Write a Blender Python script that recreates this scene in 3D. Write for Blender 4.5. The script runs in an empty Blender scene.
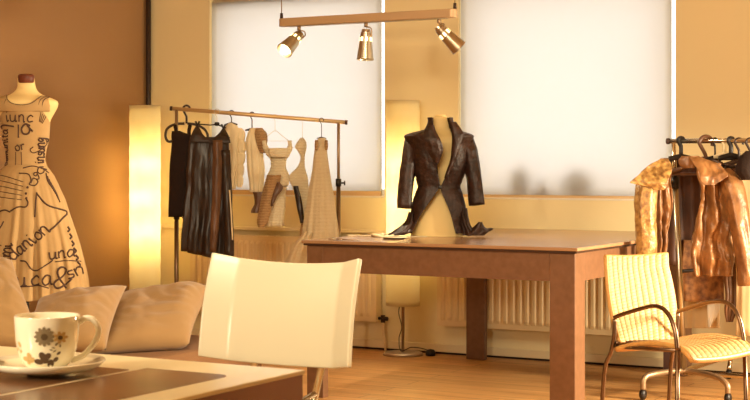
import bpy, bmesh, math, random
from mathutils import Vector, Matrix, noise
random.seed(7)
SC = bpy.context.scene
COL = SC.collection
PI = math.pi
H = 1.15                       # eye height
F = 1500.0                     # focal length in pixels of a 750 wide frame
TH = math.atan(1500/2675)      # the camera looks this far left of the back wall's normal
K, C = math.sin(TH), math.cos(TH)
R3 = Vector((C, K, 0))         # camera right
F3 = Vector((-K, C, 0))        # camera forward
YB = 8.17                      # back wall
XL = -6.36                     # left wall
XR, YF, ZC = 1.6, -1.6, 2.75

def P(px, py, D):
    X = (px-375)/F*D
    return Vector((X*C - D*K, X*K + D*C, H - (py-165)*D/F))
def Dv(px, v): return v/((px-375)/F*K + C)
def Du(px, u): return u/((px-375)/F*C - K)
def Pv(px, py, v): return P(px, py, Dv(px, v))
def Pz(px, py, z): return P(px, py, (H-z)*F/(py-165))

# ------------------------------------------------------------------ materials
def srgb(c):
    return tuple(((x/255)/12.92 if x/255 <= .04045 else ((x/255+.055)/1.055)**2.4) for x in c)
def mat(name, rgb, rough=.6, metal=0, noise_s=None, rgb2=None, bump=0, bump_s=60, trans=0, sheen=0, spec=.5, stretch=None, coat=0):
    m = bpy.data.materials.new(name); m.use_nodes = True
    nt = m.node_tree; N = nt.nodes; L = nt.links
    b = N['Principled BSDF']; out = N['Material Output']
    c = srgb(rgb)
    b.inputs['Base Color'].default_value = (*c, 1)
    b.inputs['Roughness'].default_value = rough
    b.inputs['Metallic'].default_value = metal
    b.inputs['Specular IOR Level'].default_value = spec
    b.inputs['Coat Weight'].default_value = coat
    if sheen: b.inputs['Sheen Weight'].default_value = sheen
    tc = N.new('ShaderNodeTexCoord'); mp = N.new('ShaderNodeMapping')
    L.new(tc.outputs['Object'], mp.inputs['Vector'])
    if stretch: mp.inputs['Scale'].default_value = stretch
    colsock = None
    if rgb2 is not None:
        n = N.new('ShaderNodeTexNoise'); n.inputs['Scale'].default_value = noise_s or 5; n.inputs['Detail'].default_value = 5
        L.new(mp.outputs['Vector'], n.inputs['Vector'])
        r = N.new('ShaderNodeValToRGB'); r.color_ramp.elements[0].position = .35; r.color_ramp.elements[1].position = .65
        r.color_ramp.elements[0].color = (*c, 1); r.color_ramp.elements[1].color = (*srgb(rgb2), 1)
        L.new(n.outputs['Fac'], r.inputs['Fac']); L.new(r.outputs['Color'], b.inputs['Base Color'])
        colsock = r.outputs['Color']
    if bump:
        n = N.new('ShaderNodeTexNoise'); n.inputs['Scale'].default_value = bump_s; n.inputs['Detail'].default_value = 4
        L.new(mp.outputs['Vector'], n.inputs['Vector'])
        bp = N.new('ShaderNodeBump'); bp.inputs['Strength'].default_value = bump; bp.inputs['Distance'].default_value = .01
        L.new(n.outputs['Fac'], bp.inputs['Height']); L.new(bp.outputs['Normal'], b.inputs['Normal'])
    if trans:
        t = N.new('ShaderNodeBsdfTranslucent'); t.inputs['Color'].default_value = (*c, 1)
        if colsock: L.new(colsock, t.inputs['Color'])
        mx = N.new('ShaderNodeMixShader'); mx.inputs['Fac'].default_value = trans
        L.new(b.outputs[0], mx.inputs[1]); L.new(t.outputs[0], mx.inputs[2]); L.new(mx.outputs[0], out.inputs['Surface'])
    return m
def emis(name, rgb, s):
    m = bpy.data.materials.new(name); m.use_nodes = True
    nt = m.node_tree; nt.nodes.clear()
    e = nt.nodes.new('ShaderNodeEmission'); e.inputs[0].default_value = (*srgb(rgb), 1); e.inputs[1].default_value = s
    o = nt.nodes.new('ShaderNodeOutputMaterial'); nt.links.new(e.outputs[0], o.inputs[0]); return m

M = {}
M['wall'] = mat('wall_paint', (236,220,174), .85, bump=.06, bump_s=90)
M['wall_l'] = mat('left_wall_tan', (156,118,76), .85, bump=.06, bump_s=90)  # same finish as the other walls, darker base colour
M['trim'] = mat('trim_paint', (232,214,172), .5)
M['gap'] = mat('gap_shade', (40,24,14), .9)  # dark colour imitating the shade under the baseboard
M['ceil'] = mat('ceiling_paint', (225,205,165), .9)
M['frame'] = mat('window_frame', (230,222,205), .5)
M['blind'] = mat('blind_fabric', (236,234,230), .9, trans=.75, spec=.1, bump=.05, bump_s=200)
M['bar'] = mat('blind_bar', (214,182,136), .5)
M['paper'] = mat('lamp_paper', (250,240,206), .9, noise_s=9, rgb2=(250,236,196), trans=.7, bump=.25, bump_s=22, spec=.1)
M['steel'] = mat('brushed_steel', (196,184,160), .3, 1)
M['dsteel'] = mat('dull_steel', (172,146,114), .42, .75)
M['rail'] = mat('track_rail_metal', (196,166,128), .5, .4)
M['chrome'] = mat('chrome_tube', (225,212,188), .18, 1)
M['black'] = mat('black_plastic', (26,18,14), .45)
M['dbrown'] = mat('dark_brown_plastic', (52,32,20), .4)
M['pipe'] = mat('painted_pipe', (48,30,20), .5)
M['rad'] = mat('radiator_enamel', (232,208,160), .4)
M['tabletop'] = mat('tabletop_laminate', (158,122,88), .22, noise_s=3, rgb2=(168,130,94), stretch=(1,6,1))
M['tableleg'] = mat('table_lacquer', (120,84,58), .38, noise_s=30, rgb2=(110,76,50))
M['edge'] = mat('table_edge', (60,40,28), .3)
M['white'] = mat('white_laminate', (228,212,172), .3, coat=.3)
M['inlay'] = mat('dark_inlay', (92,60,38), .22, noise_s=3, rgb2=(124,84,52), stretch=(1,3,1))
M['side'] = mat('table_side', (150,104,66), .5, noise_s=4, rgb2=(136,92,56))
M['porc'] = mat('porcelain', (250,242,215), .15, coat=.6)
M['fl1'] = mat('flower_grey', (138,122,92), .4); M['fl2'] = mat('flower_dark', (84,60,40), .4)
M['fl3'] = mat('flower_ochre', (205,170,110), .4); M['fl4'] = mat('flower_centre', (92,74,50), .4)
M['pillow'] = mat('pillow_cotton', (140,108,64), .9, bump=.25, bump_s=9, sheen=.2)
M['sofa'] = mat('daybed_cover', (120,84,50), .95, bump=.3, bump_s=40)
M['plastic'] = mat('cream_plastic', (206,198,172), .25, trans=.3)
M['rattan'] = mat('rattan', (226,186,112), .6, noise_s=30, rgb2=(206,160,88))
M['rattan_d'] = mat('rattan_rim', (200,150,82), .5, noise_s=30, rgb2=(182,132,70))
M['rattan_g'] = mat('rattan_groove_shade', (150,104,54), .6)  # dark tone standing in for shade in the weave grooves
M['chairtube'] = mat('chair_tube', (122,98,76), .35, 1)
M['satin'] = mat('dark_satin', (48,28,17), .4, noise_s=6, rgb2=(28,17,11), bump=.7, bump_s=12, stretch=(3,3,.8), spec=.6)
M['satin2'] = mat('brown_satin', (112,74,44), .42, noise_s=6, rgb2=(78,50,30), bump=.7, bump_s=12, stretch=(3,3,.8), spec=.6)
M['blackcloth'] = mat('black_cloth', (38,24,17), .8, bump=.4, bump_s=40, spec=.2)
M['jacket'] = mat('crushed_brown_taffeta', (56,31,19), .45, noise_s=26, rgb2=(34,19,12), bump=1, bump_s=30, spec=.4)
M['cream'] = mat('cream_cloth', (248,234,196), .8, noise_s=10, rgb2=(240,220,176), bump=.6, bump_s=24, trans=.15)
M['creamgold'] = mat('gold_lame', (190,148,84), .4, .1, noise_s=40, rgb2=(128,88,46), bump=.8, bump_s=34)
M['browncoat'] = mat('bronze_lame', (158,110,64), .42, .1, noise_s=14, rgb2=(116,76,42), bump=.7, bump_s=16)
M['lining'] = mat('coat_lining', (84,48,28), .6, noise_s=8, rgb2=(60,34,20), bump=.4, bump_s=14)
M['sheer'] = mat('pale_sheer', (232,206,158), .7, trans=.4, bump=.4, bump_s=14)
M['pattern'] = mat('patterned_cloth', (168,118,70), .7, noise_s=30, rgb2=(98,60,36), bump=.4, bump_s=40)
M['form'] = mat('mannequin_skin', (236,208,142), .65)
M['formcap'] = mat('mannequin_cap', (120,58,32), .5, noise_s=30, rgb2=(96,44,24))
M['dress'] = mat('ecru_cotton', (194,160,108), .85, noise_s=4, rgb2=(184,148,96), bump=.2, bump_s=30, trans=.1)
M['ink'] = mat('marker_ink', (74,48,34), .8)
M['bulb'] = emis('bulb_glow', (255,236,190), 14)
M['slot'] = emis('slot_glow', (255,224,160), 3)
M['cap'] = mat('post_cap', (60,34,24), .5)
M['gold'] = mat('rack_rail', (214,182,130), .4, .6)
M['wood'] = mat('wooden_hanger', (96,62,38), .4)
M['leaf'] = mat('plant_leaf', (70,80,40), .6); M['pot'] = mat('clay_pot', (150,90,60), .8)

def knit(name, c1, c2, sc, trans=.15):
    m = mat(name, c1, .85, trans=trans); nt = m.node_tree; N = nt.nodes; L = nt.links
    b = N['Principled BSDF']
    tc = N.new('ShaderNodeTexCoord'); w = N.new('ShaderNodeTexWave'); w.bands_direction = 'Z'
    w.inputs['Scale'].default_value = sc; w.inputs['Distortion'].default_value = 2.5; w.inputs['Detail'].default_value = 3; w.inputs['Detail Scale'].default_value = 3
    L.new(tc.outputs['Object'], w.inputs['Vector'])
    r = N.new('ShaderNodeValToRGB'); r.color_ramp.elements[0].color = (*srgb(c2), 1); r.color_ramp.elements[1].color = (*srgb(c1), 1)
    r.color_ramp.elements[0].position = .15; r.color_ramp.elements[1].position = .6
    L.new(w.outputs['Fac'], r.inputs['Fac']); L.new(r.outputs['Color'], b.inputs['Base Color'])
    bp = N.new('ShaderNodeBump'); bp.inputs['Strength'].default_value = .6; bp.inputs['Distance'].default_value = .01
    L.new(w.outputs['Fac'], bp.inputs['Height']); L.new(bp.outputs['Normal'], b.inputs['Normal'])
    return m
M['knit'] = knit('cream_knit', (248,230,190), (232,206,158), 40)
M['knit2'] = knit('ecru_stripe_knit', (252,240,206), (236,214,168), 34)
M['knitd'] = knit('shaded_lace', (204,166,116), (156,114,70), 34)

def floor_mat():
    m = bpy.data.materials.new('floorboards'); m.use_nodes = True
    nt = m.node_tree; N = nt.nodes; L = nt.links; b = N['Principled BSDF']
    tc = N.new('ShaderNodeTexCoord')
    br = N.new('ShaderNodeTexBrick'); br.inputs['Scale'].default_value = 1
    br.inputs['Brick Width'].default_value = 2.6; br.inputs['Row Height'].default_value = .13
    br.inputs['Mortar Size'].default_value = .0025; br.inputs['Mortar Smooth'].default_value = .3
    br.inputs['Color1'].default_value = (*srgb((220,168,106)), 1); br.inputs['Color2'].default_value = (*srgb((202,150,90)), 1)
    br.inputs['Mortar'].default_value = (*srgb((110,68,36)), 1)
    L.new(tc.outputs['Object'], br.inputs['Vector'])
    mp = N.new('ShaderNodeMapping'); mp.inputs['Scale'].default_value = (1.2, 22, 1); L.new(tc.outputs['Object'], mp.inputs['Vector'])
    n = N.new('ShaderNodeTexNoise'); n.inputs['Scale'].default_value = 2; n.inputs['Detail'].default_value = 6; L.new(mp.outputs[0], n.inputs['Vector'])
    r = N.new('ShaderNodeValToRGB'); r.color_ramp.elements[0].color = (.72,.62,.5,1); r.color_ramp.elements[1].color = (1,1,1,1)
    r.color_ramp.elements[0].position = .3; r.color_ramp.elements[1].position = .65
    L.new(n.outputs['Fac'], r.inputs['Fac'])
    mx = N.new('ShaderNodeMix'); mx.data_type = 'RGBA'; mx.blend_type = 'MULTIPLY'; mx.inputs['Factor'].default_value = 1
    L.new(br.outputs['Color'], mx.inputs['A']); L.new(r.outputs['Color'], mx.inputs['B'])
    L.new(mx.outputs['Result'], b.inputs['Base Color']); b.inputs['Roughness'].default_value = .42
    return m
M['floor'] = floor_mat()
def glass_mat():
    m = bpy.data.materials.new('window_glass'); m.use_nodes = True
    nt = m.node_tree; nt.nodes.clear(); N = nt.nodes; L = nt.links
    t = N.new('ShaderNodeBsdfTransparent'); g = N.new('ShaderNodeBsdfGlossy'); g.inputs['Roughness'].default_value = .02
    mx = N.new('ShaderNodeMixShader'); mx.inputs['Fac'].default_value = .06; o = N.new('ShaderNodeOutputMaterial')
    L.new(t.outputs[0], mx.inputs[1]); L.new(g.outputs[0], mx.inputs[2]); L.new(mx.outputs[0], o.inputs[0]); return m
M['glass'] = glass_mat()

# ------------------------------------------------------------------ mesh builder
class MB:
    def __init__(s): s.v = []; s.f = []
    def add(s, vs, fs):
        o = len(s.v); s.v += [tuple(v) for v in vs]; s.f += [tuple(i+o for i in f) for f in fs]; return s
    def skip(s, n):
        s.f = [f for k, f in enumerate(s.f) if (k % n) % 4 < 2]; return s
    def box(s, a, b, mtx=None):
        x0,y0,z0 = a; x1,y1,z1 = b
        vs = [Vector(p) for p in ((x0,y0,z0),(x1,y0,z0),(x1,y1,z0),(x0,y1,z0),(x0,y0,z1),(x1,y0,z1),(x1,y1,z1),(x0,y1,z1))]
        if mtx: vs = [mtx @ v for v in vs]
        return s.add(vs, [(0,3,2,1),(4,5,6,7),(0,1,5,4),(1,2,6,5),(2,3,7,6),(3,0,4,7)])
    def tube(s, pts, r, n=10, cap=True, noi=0, flat=None):
        pts = [Vector(p) for p in pts]; m = len(pts)
        rs = r if isinstance(r, (list, tuple)) else [r]*m
        t = (pts[1]-pts[0]).normalized()
        up = Vector((0,0,1)) if abs(t.z) < .9 else Vector((1,0,0))
        a = t.cross(up).normalized(); vs = []
        for i, p in enumerate(pts):
            if i == 0: t = pts[1]-pts[0]
            elif i == m-1: t = pts[i]-pts[i-1]
            else: t = (pts[i+1]-pts[i]).normalized() + (pts[i]-pts[i-1]).normalized()
            t = t.normalized(); a = (a - t*a.dot(t)).normalized(); b = t.cross(a)
            for j in range(n):
                an = 2*PI*j/n
                d = a*math.cos(an) + b*math.sin(an)
                rr = rs[i]
                if noi: rr *= 1 + noi*(noise.noise(Vector((d.x*2.2+p.z*1.5, d.y*2.2+p.x, p.z*3)))*2.2 + noise.noise(Vector((d.x*1.5, d.y*1.5, p.z*17+d.x*2)))*.9)
                q = d*rr
                if flat: q = q - F3*(q.dot(F3))*(1-flat)
                vs.append(p + q)
        fs = [(i*n+j, i*n+(j+1)%n, (i+1)*n+(j+1)%n, (i+1)*n+j) for i in range(m-1) for j in range(n)]
        if cap: fs += [tuple(range(n))[::-1], tuple((m-1)*n+j for j in range(n))]
        return s.add(vs, fs)
    def lathe(s, prof, c=(0,0,0), n=40, mtx=None):      # prof: (r, z)
        c = Vector(c); vs = []
        for (r, z) in prof:
            for j in range(n):
                v = Vector((r*math.cos(2*PI*j/n), r*math.sin(2*PI*j/n), z))
                vs.append((mtx @ v if mtx else v) + c)
        m = len(prof)
        fs = [(i*n+j, i*n+(j+1)%n, (i+1)*n+(j+1)%n, (i+1)*n+j) for i in range(m-1) for j in range(n)]
        return s.add(vs, fs)
    def grid(s, fn, nu, nv):
        vs = [fn(i/(nu-1), j/(nv-1)) for j in range(nv) for i in range(nu)]
        fs = [(j*nu+i, j*nu+i+1, (j+1)*nu+i+1, (j+1)*nu+i) for j in range(nv-1) for i in range(nu-1)]
        return s.add(vs, fs)
    def build(s, name, m, parent=None, smooth=True, bevel=0, solid=0, sub=0, origin=None, angle=None):
        vs = [Vector(v) for v in s.v]
        if parent is not None:
            inv = parent.matrix_world.inverted() if False else None
            o = WORLD.get(parent.name, Vector((0,0,0))); vs = [v-o for v in vs]; loc = Vector((0,0,0)); WORLD_new = o
        else:
            if origin is None:
                zmin = min(v.z for v in vs); cx = (min(v.x for v in vs)+max(v.x for v in vs))/2; cy = (min(v.y for v in vs)+max(v.y for v in vs))/2
                origin = Vector((cx, cy, zmin))
            origin = Vector(origin); vs = [v-origin for v in vs]; loc = origin; WORLD_new = origin
        me = bpy.data.meshes.new(name); me.from_pydata(vs, [], s.f); me.update()
        bm = bmesh.new(); bm.from_mesh(me); bmesh.ops.recalc_face_normals(bm, faces=bm.faces); bm.to_mesh(me); bm.free()
        me.materials.append(M[m] if isinstance(m, str) else m)
        for p in me.polygons: p.use_smooth = smooth
        ob = bpy.data.objects.new(name, me); COL.objects.link(ob); ob.location = loc
        if parent is not None: ob.parent = parent
        WORLD[ob.name] = WORLD_new
        if solid:
            md = ob.modifiers.new('solid', 'SOLIDIFY'); md.thickness = solid; md.offset = 0
        if bevel:
            md = ob.modifiers.new('bevel', 'BEVEL'); md.width = bevel; md.segments = 3; md.limit_method = 'ANGLE'
            if smooth is False:
                pass
        if sub:
            md = ob.modifiers.new('sub', 'SUBSURF'); md.levels = sub; md.render_levels = sub
        if angle:
            me.set_sharp_from_angle(angle=math.radians(angle))
        return ob
WORLD = {}
def tag(o, label=None, cat=None, group=None, kind=None):
    if label: o['label'] = label
    if cat: o['category'] = cat
    if group: o['group'] = group
    if kind: o['kind'] = kind
    return o
def thing(name, label, cat, loc, group=None):
    o = bpy.data.objects.new(name, None); COL.objects.link(o); o.location = loc; o.empty_display_size = .1
    WORLD[o.name] = Vector(loc); return tag(o, label, cat, group)
def box(name, m, a, b, parent=None, bevel=0, **k): return MB().box(a, b).build(name, m, parent, smooth=False, bevel=bevel, **k)

def crom(pts, n):                                     # smooth curve through points
    pts = [Vector(p) for p in pts]; q = [pts[0]*2-pts[1]] + pts + [pts[-1]*2-pts[-2]]; out = []
    for i in range(1, len(q)-2):
        for j in range(n):
            t = j/n; a,b,c,d = q[i-1],q[i],q[i+1],q[i+2]
            out.append(.5*((2*b)+(c-a)*t+(2*a-5*b+4*c-d)*t*t+(3*b-3*c+d-a)*t**3))
    out.append(pts[-1]); return out
def interp(rows, n):
    rows = [tuple(r) for r in rows]; L = len(rows[0])
    if len(rows) < 2: return rows
    out = []
    for i in range(len(rows)-1):
        p0 = rows[max(i-1,0)]; p1 = rows[i]; p2 = rows[i+1]; p3 = rows[min(i+2,len(rows)-1)]
        for j in range(n):
            t = j/n
            out.append(tuple(.5*((2*p1[k])+(p2[k]-p0[k])*t+(2*p0[k]-5*p1[k]+4*p2[k]-p3[k])*t*t+(3*p1[k]-3*p2[k]+p3[k]-p0[k])*t**3) if k else p1[0]+(p2[0]-p1[0])*t for k in range(L)))
    out.append(rows[-1]); return out

class Loft:
    """cloth tube hung in front of the viewer side: rows = (py, left, right [, open_left, open_right]) at depth D"""
    def __init__(s, rows, D, depth=.35, maxb=.16, amp=.05, k=(7,13), seed=0, wr=.006, grow=True, n=6, skew=0):
        s.rows = interp(rows, n); s.D = D; s.depth = depth; s.maxb = maxb; s.amp = amp; s.k = k; s.seed = seed; s.wr = wr; s.grow = grow; s.skew = skew
    def pt(s, row, t):                                  # t = 0 right, -pi/2 front
        py, l, r = row[:3]; c = (l+r)/2; D = s.D
        a = (r-l)/2*D/F; b = min(a*s.depth, s.maxb)
        y0, y1 = s.rows[0][0], s.rows[-1][0]
        g = (py-y0)/(y1-y0+1e-6) if s.grow else 1
        sd = s.seed
        f = 1 + s.amp*g*(math.sin(s.k[0]*t+sd+py*.008) + .6*math.sin(s.k[1]*t+sd*2.1+py*.013))/1.6
        p = P(c, py, D)
        z_ = s.skew*math.cos(t)
        q = p + R3*(a*math.cos(t)*(f*.3+.7)) + F3*(b*math.sin(t)*(1+(f-1)*2.4)) + Vector((0,0,-z_*g))
        if s.wr:
            nv = noise.noise_vector(Vector((q.x*11+sd, q.y*11, q.z*8)))
            q = q + F3*nv.x*s.wr*1.6 + R3*nv.y*s.wr*.6
        return q
    def mesh(s, seg=64, mb=None):
        mb = mb or MB(); vs = []
        opened = len(s.rows[0]) >= 5
        for row in s.rows:
            l, r = row[1], row[2]; c = (l+r)/2; a = (r-l)/2
            if opened:
                ta = -math.acos(max(-1,min(1,(row[4]-c)/a))); tb = -math.acos(max(-1,min(1,(row[3]-c)/a))) + 2*PI
                ts = [ta+(tb-ta)*j/(seg-1) for j in range(seg)]
            else: ts = [2*PI*j/seg for j in range(seg)]
            vs += [s.pt(row, t) for t in ts]
        m = len(s.rows)
        if opened: fs = [(i*seg+j, i*seg+j+1, (i+1)*seg+j+1, (i+1)*seg+j) for i in range(m-1) for j in range(seg-1)]
        else: fs = [(i*seg+j, i*seg+(j+1)%seg, (i+1)*seg+(j+1)%seg, (i+1)*seg+j) for i in range(m-1) for j in range(seg)]
        return mb.add(vs, fs)
    def front(s, px, py, off=.004):
        rows = s.rows
        i = min(max(0, sum(1 for r in rows if r[0] <= py)-1), len(rows)-2)
        t = (py-rows[i][0])/(rows[i+1][0]-rows[i][0]); t = max(0, min(1, t))
        row = [rows[i][k]+(rows[i+1][k]-rows[i][k])*t for k in range(3)]
        c = (row[1]+row[2])/2; a = (row[2]-row[1])/2
        an = -math.acos(max(-.985, min(.985, (px-c)/a)))
        q = s.pt(row, an); return q + (R3*math.cos(an)*.6 + F3*math.sin(an)).normalized()*off
def cloth(rows, D, m, parent, name, **k):
    th = k.pop('th', .004); seg = k.pop('seg', 64)
    return Loft(rows, D, **k).mesh(seg).build(name, m, parent, solid=th)
def sheet(rows, D, m, parent, name, bulge=.03, th=.005, wr=.006, seed=0, n=6, waves=0, wamp=0, off=0):
    rr = interp(rows, n); mb = MB(); nu = 34
    def fn(u, v):
        i = round(v*(len(rr)-1)); py, l, r = rr[i][:3]; dD = rr[i][3] if len(rr[i]) > 3 else 0
        q = P(l+(r-l)*u, py, D+dD) - F3*(bulge*math.sin(PI*u) + wamp*math.sin(waves*2*PI*u+seed)+off)
        nv = noise.noise_vector(Vector((q.x*12+seed, q.y*12, q.z*9))); n2 = noise.noise(Vector((q.x*26+seed+q.z*9, q.y*26, q.z*13-q.x*8)))
        return q + F3*(nv.x*1.3 + (abs(n2)-.2)*1.2)*wr + R3*nv.y*wr*.5
    mb.grid(fn, nu, len(rr)); return mb.build(name, m, parent, solid=th)

# ------------------------------------------------------------------ the room
def struct(o): o['kind'] = 'structure'; return o
W1 = (Pv(209.5,0,YB).x, Pv(384.5,0,YB).x); W2 = (Pv(458.5,0,YB).x, Pv(675.5,0,YB).x)
ZS, ZT = .945, 2.26
def wall_back():
    mb = MB(); T = YB+.24
    xs = [XL-.24, W1[0], W1[1], W2[0], W2[1], XR+.2]
    for i in (0, 2, 4): mb.box((xs[i], YB, 0), (xs[i+1], T, ZC))
    for i in (1, 3):
        mb.box((xs[i], YB, 0), (xs[i+1], T, ZS)); mb.box((xs[i], YB, ZT), (xs[i+1], T, ZC))
    return mb.build('wall_back', 'wall', smooth=False)
struct(wall_back())
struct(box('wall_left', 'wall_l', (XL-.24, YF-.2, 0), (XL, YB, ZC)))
struct(box('wall_right', 'wall', (XR, YF-.2, 0), (XR+.2, YB, ZC)))
struct(box('wall_front', 'wall', (XL, YF-.2, 0), (XR, YF, ZC)))
struct(box('ceiling', 'ceil', (XL-.24, YF-.2, ZC), (XR+.2, YB+.24, ZC+.15)))
struct(box('floor', 'floor', (XL-.24, YF-.2, -.1), (XR+.2, YB+.24, 0)))
struct(box('baseboard_back', 'trim', (XL+.02, YB-.014, .012), (XR, YB, .06), bevel=.003))
struct(box('baseboard_left', 'trim', (XL, YF, .012), (XL+.014, YB-.014, .06), bevel=.003))
struct(box('trim_1', 'gap', (XL+.02, YB-.009, 0), (XR, YB, .012)))  # dark strip painted in as the shadow gap below the baseboard
zl = .735
mb = MB().box((Pv(160,0,YB).x, YB-.035, zl-.012), (XR, YB, zl+.012)); struct(mb.build('trim_2', 'trim', smooth=False, bevel=.006))
for i, (a, b) in enumerate((W1, W2)):
    w = bpy.data.objects.new('window_%d' % (i+1), None); COL.objects.link(w); w.location = ((a+b)/2, YB+.18, ZS); struct(w); WORLD[w.name] = Vector(w.location)
    mb = MB(); y0, y1 = YB+.15, YB+.21; t = .05
    mb.box((a, y0, ZS), (a+t, y1, ZT)); mb.box((b-t, y0, ZS), (b, y1, ZT)); mb.box((a+t, y0, ZS), (b-t, y1, ZS+t)); mb.box((a+t, y0, ZT-t), (b-t, y1, ZT))
    mb.build('window_frame', 'frame', w, smooth=False, bevel=.004)
    box('window_pane', 'glass', (a+t, YB+.178, ZS+t), (b-t, YB+.182, ZT-t), w)
    struct(box('trim_%d' % (i+3), 'frame', (a+.002, YB+.005, ZS), (b-.002, YB+.15, ZS+.012), bevel=.003))
# roller blinds
def blind(pxl, pxr, zb, label, gap=.012):
    xa, xb = Pv(pxl,0,YB+.01).x, Pv(pxr,0,YB+.01).x; y = YB+.025
    t = thing('roller_blind', label, 'blind', ((xa+xb)/2, y, zb))
    mb = MB().grid(lambda u, v: Vector((xa+(xb-xa)*u, y+.0015*math.sin(u*9+v*3), zb+.02+(ZT-.03-zb-.02)*v)), 30, 20)
    mb.build('blind_fabric', 'blind', t, solid=.001)
    MB().box((xa, y-.012, zb), (xb, y+.010, zb+.034)).build('bottom_bar', 'bar', t, smooth=False, bevel=.006)
    MB().tube([(xa, y+.025, ZT-.03), (xb, y+.025, ZT-.03)], .022, 16).build('roller_tube', 'frame', t)
    mb = MB(); xc = xb+.012; 
    for k in range(60): 
        z = 1.0+k*.02
        mb.lathe([(0,-.003),(.003,-.0015),(.003,.0015),(0,.003)], (xc, y-.016, z), 6)
    mb.tube([(xc, y-.016, 1.0), (xc, y-.016, ZT-.03)], .0012, 5)
    mb.build('pull_chain', 'frame', t)
z1 = H - (193-165)*Dv(300,YB)/F - .017; z2 = H-(198.3-165)*Dv(565,YB)/F - .017
blind(210.5, 380.5, z1, 'white roller blind in the left window, behind the tilted clothes rack')
blind(459.5, 671, z2, 'wide white roller blind in the right window with dark shapes showing through')
# things standing on the right sill behind the blind
def pot_plant(px, w, h, label, seed):
    c = Pv(px, 0, YB+.095); c.z = ZS+.012; c.y = YB+.074
    t = thing('potted_plant', label, 'plant', c)
    MB().lathe([(0,0),(.026,0),(.034,.05),(.037,.05),(.037,.058),(.031,.056),(.028,.045),(0,.045)], c, 20).build('plant_pot', 'pot', t)
    rnd = random.Random(seed); mb = MB()
    for k in range(300):
        a = rnd.uniform(0, 2*PI); el = rnd.uniform(.1, 1.4); L = rnd.uniform(.6,1)
        d = Vector((math.cos(a)*math.cos(el)*w, math.sin(a)*math.cos(el)*min(w,.03), math.sin(el)*h))*L
        p0 = c+Vector((0,0,.045)); p1 = p0+d; sd = Vector((-math.sin(a), math.cos(a)*.6, .3))*.022
        mb.add([p0, p0+d*.6+sd, p1, p0+d*.6-sd], [(0,1,2,3)])
    mb.build('foliage', 'leaf', t, solid=.0015)
pot_plant(524, .085, .15, 'round dark plant shape seen through the right blind, leftmost of three', 3)
pot_plant(547, .035, .07, 'smallest low dark plant shape seen through the right blind', 5)
pot_plant(582, .13, .13, 'widest dark plant shape seen through the right blind, nearest the right rack', 8)

# heating pipe in the corner
MB().tube([(XL+.03, YB-.03, 0), (XL+.03, YB-.03, ZC)], .017, 14).build('heating_pipe', 'pipe')
tag(bpy.data.objects['heating_pipe'], 'dark vertical pipe running up the corner behind the left paper lamp', 'pipe')

# radiators
def radiator(xa, xb, za, zb, label, valve):
    t = thing('radiator', label, 'radiator', ((xa+xb)/2, YB-.09, za), 'ribbed panel radiators on the back wall')
    y0, y1 = YB-.10, YB-.03
    mb = MB(); n = int((xb-xa-.05)/.045); prof = []
    for i in range(n):
        x = xa+.025+i*(xb-xa-.05)/n; p = (xb-xa-.05)/n
        prof += [(x, 0), (x+p*.18, -.009), (x+p*.55, -.009), (x+p*.73, 0)]
    prof.append((xb-.025, 0))
    vs = []
    for (x, d) in prof:
        vs += [(x, y0, za+.03), (x, y0+d, za+.05), (x, y0+d, zb-.05), (x, y0, zb-.03)]
    fs = [(i*4+j, (i+1)*4+j, (i+1)*4+j+1, i*4+j+1) for i in range(len(prof)-1) for j in range(3)]
    mb.add(vs, fs)
    mb.box((xa, y0+.001, za), (xa+.025, y1, zb)).box((xb-.025, y0+.001, za), (xb, y1, zb))
    mb.box((xa+.025, y0+.001, za), (xb-.025, y1, za+.03)).box((xa+.025, y0+.001, zb-.03), (xb-.025, y1, zb))
    mb.box((xa+.025, y1-.02, za+.03), (xb-.025, y1, zb-.03))
    mb.build('panel', 'rad', t, smooth=False)
    mb = MB()
    for i in range(14):
        x = xa+.05+i*(xb-xa-.1)/14; mb.box((x, y0+.012, zb), (x+(xb-xa-.1)/14*.6, y1-.012, zb+.004))
    mb.box((xa+.04, y0+.01, zb), (xb-.04, y1-.01, zb+.0015)); mb.build('top_grille', 'rad', t, smooth=False)
    if valve:
        xv = xb+.03
        v = MB().tube([(xb, YB-.065, za+.02), (xv, YB-.065, za+.02)], .010, 12).tube([(xv, YB-.065, za-.005), (xv, YB-.065, za+.04)], .014, 12).tube([(xv, YB-.065, za+.02), (xv+.035, YB-.075, za+.02)], .013, 12).build('valve', 'dbrown', t)
        MB().tube(crom([(xv, YB-.065, za), (xv, YB-.062, za-.06), (xv+.008, YB-.055, za-.12), (xv+.01, YB-.05, .0)], 6), .008, 10).build('pipe', 'rad', v)
    for x in (xa+.12, xb-.12):
        MB().box((x-.012, y1, zb-.12), (x+.012, YB-.003, zb-.06)).build('bracket', 'rad', t, smooth=False)
D = Dv(360, YB-.1)
za = H-(321-165)*D/F; zb = H-(239-165)*D/F
radiator(Pv(190,0,YB-.1).x, Pv(376,0,YB-.1).x, za, zb, 'cream ribbed radiator under the left window, behind the white chair', True)
radiator(Pv(437,0,YB-.1).x, Pv(640,0,YB-.1).x, za, zb, 'cream ribbed radiator under the right window, seen below the big table', False)

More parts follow.
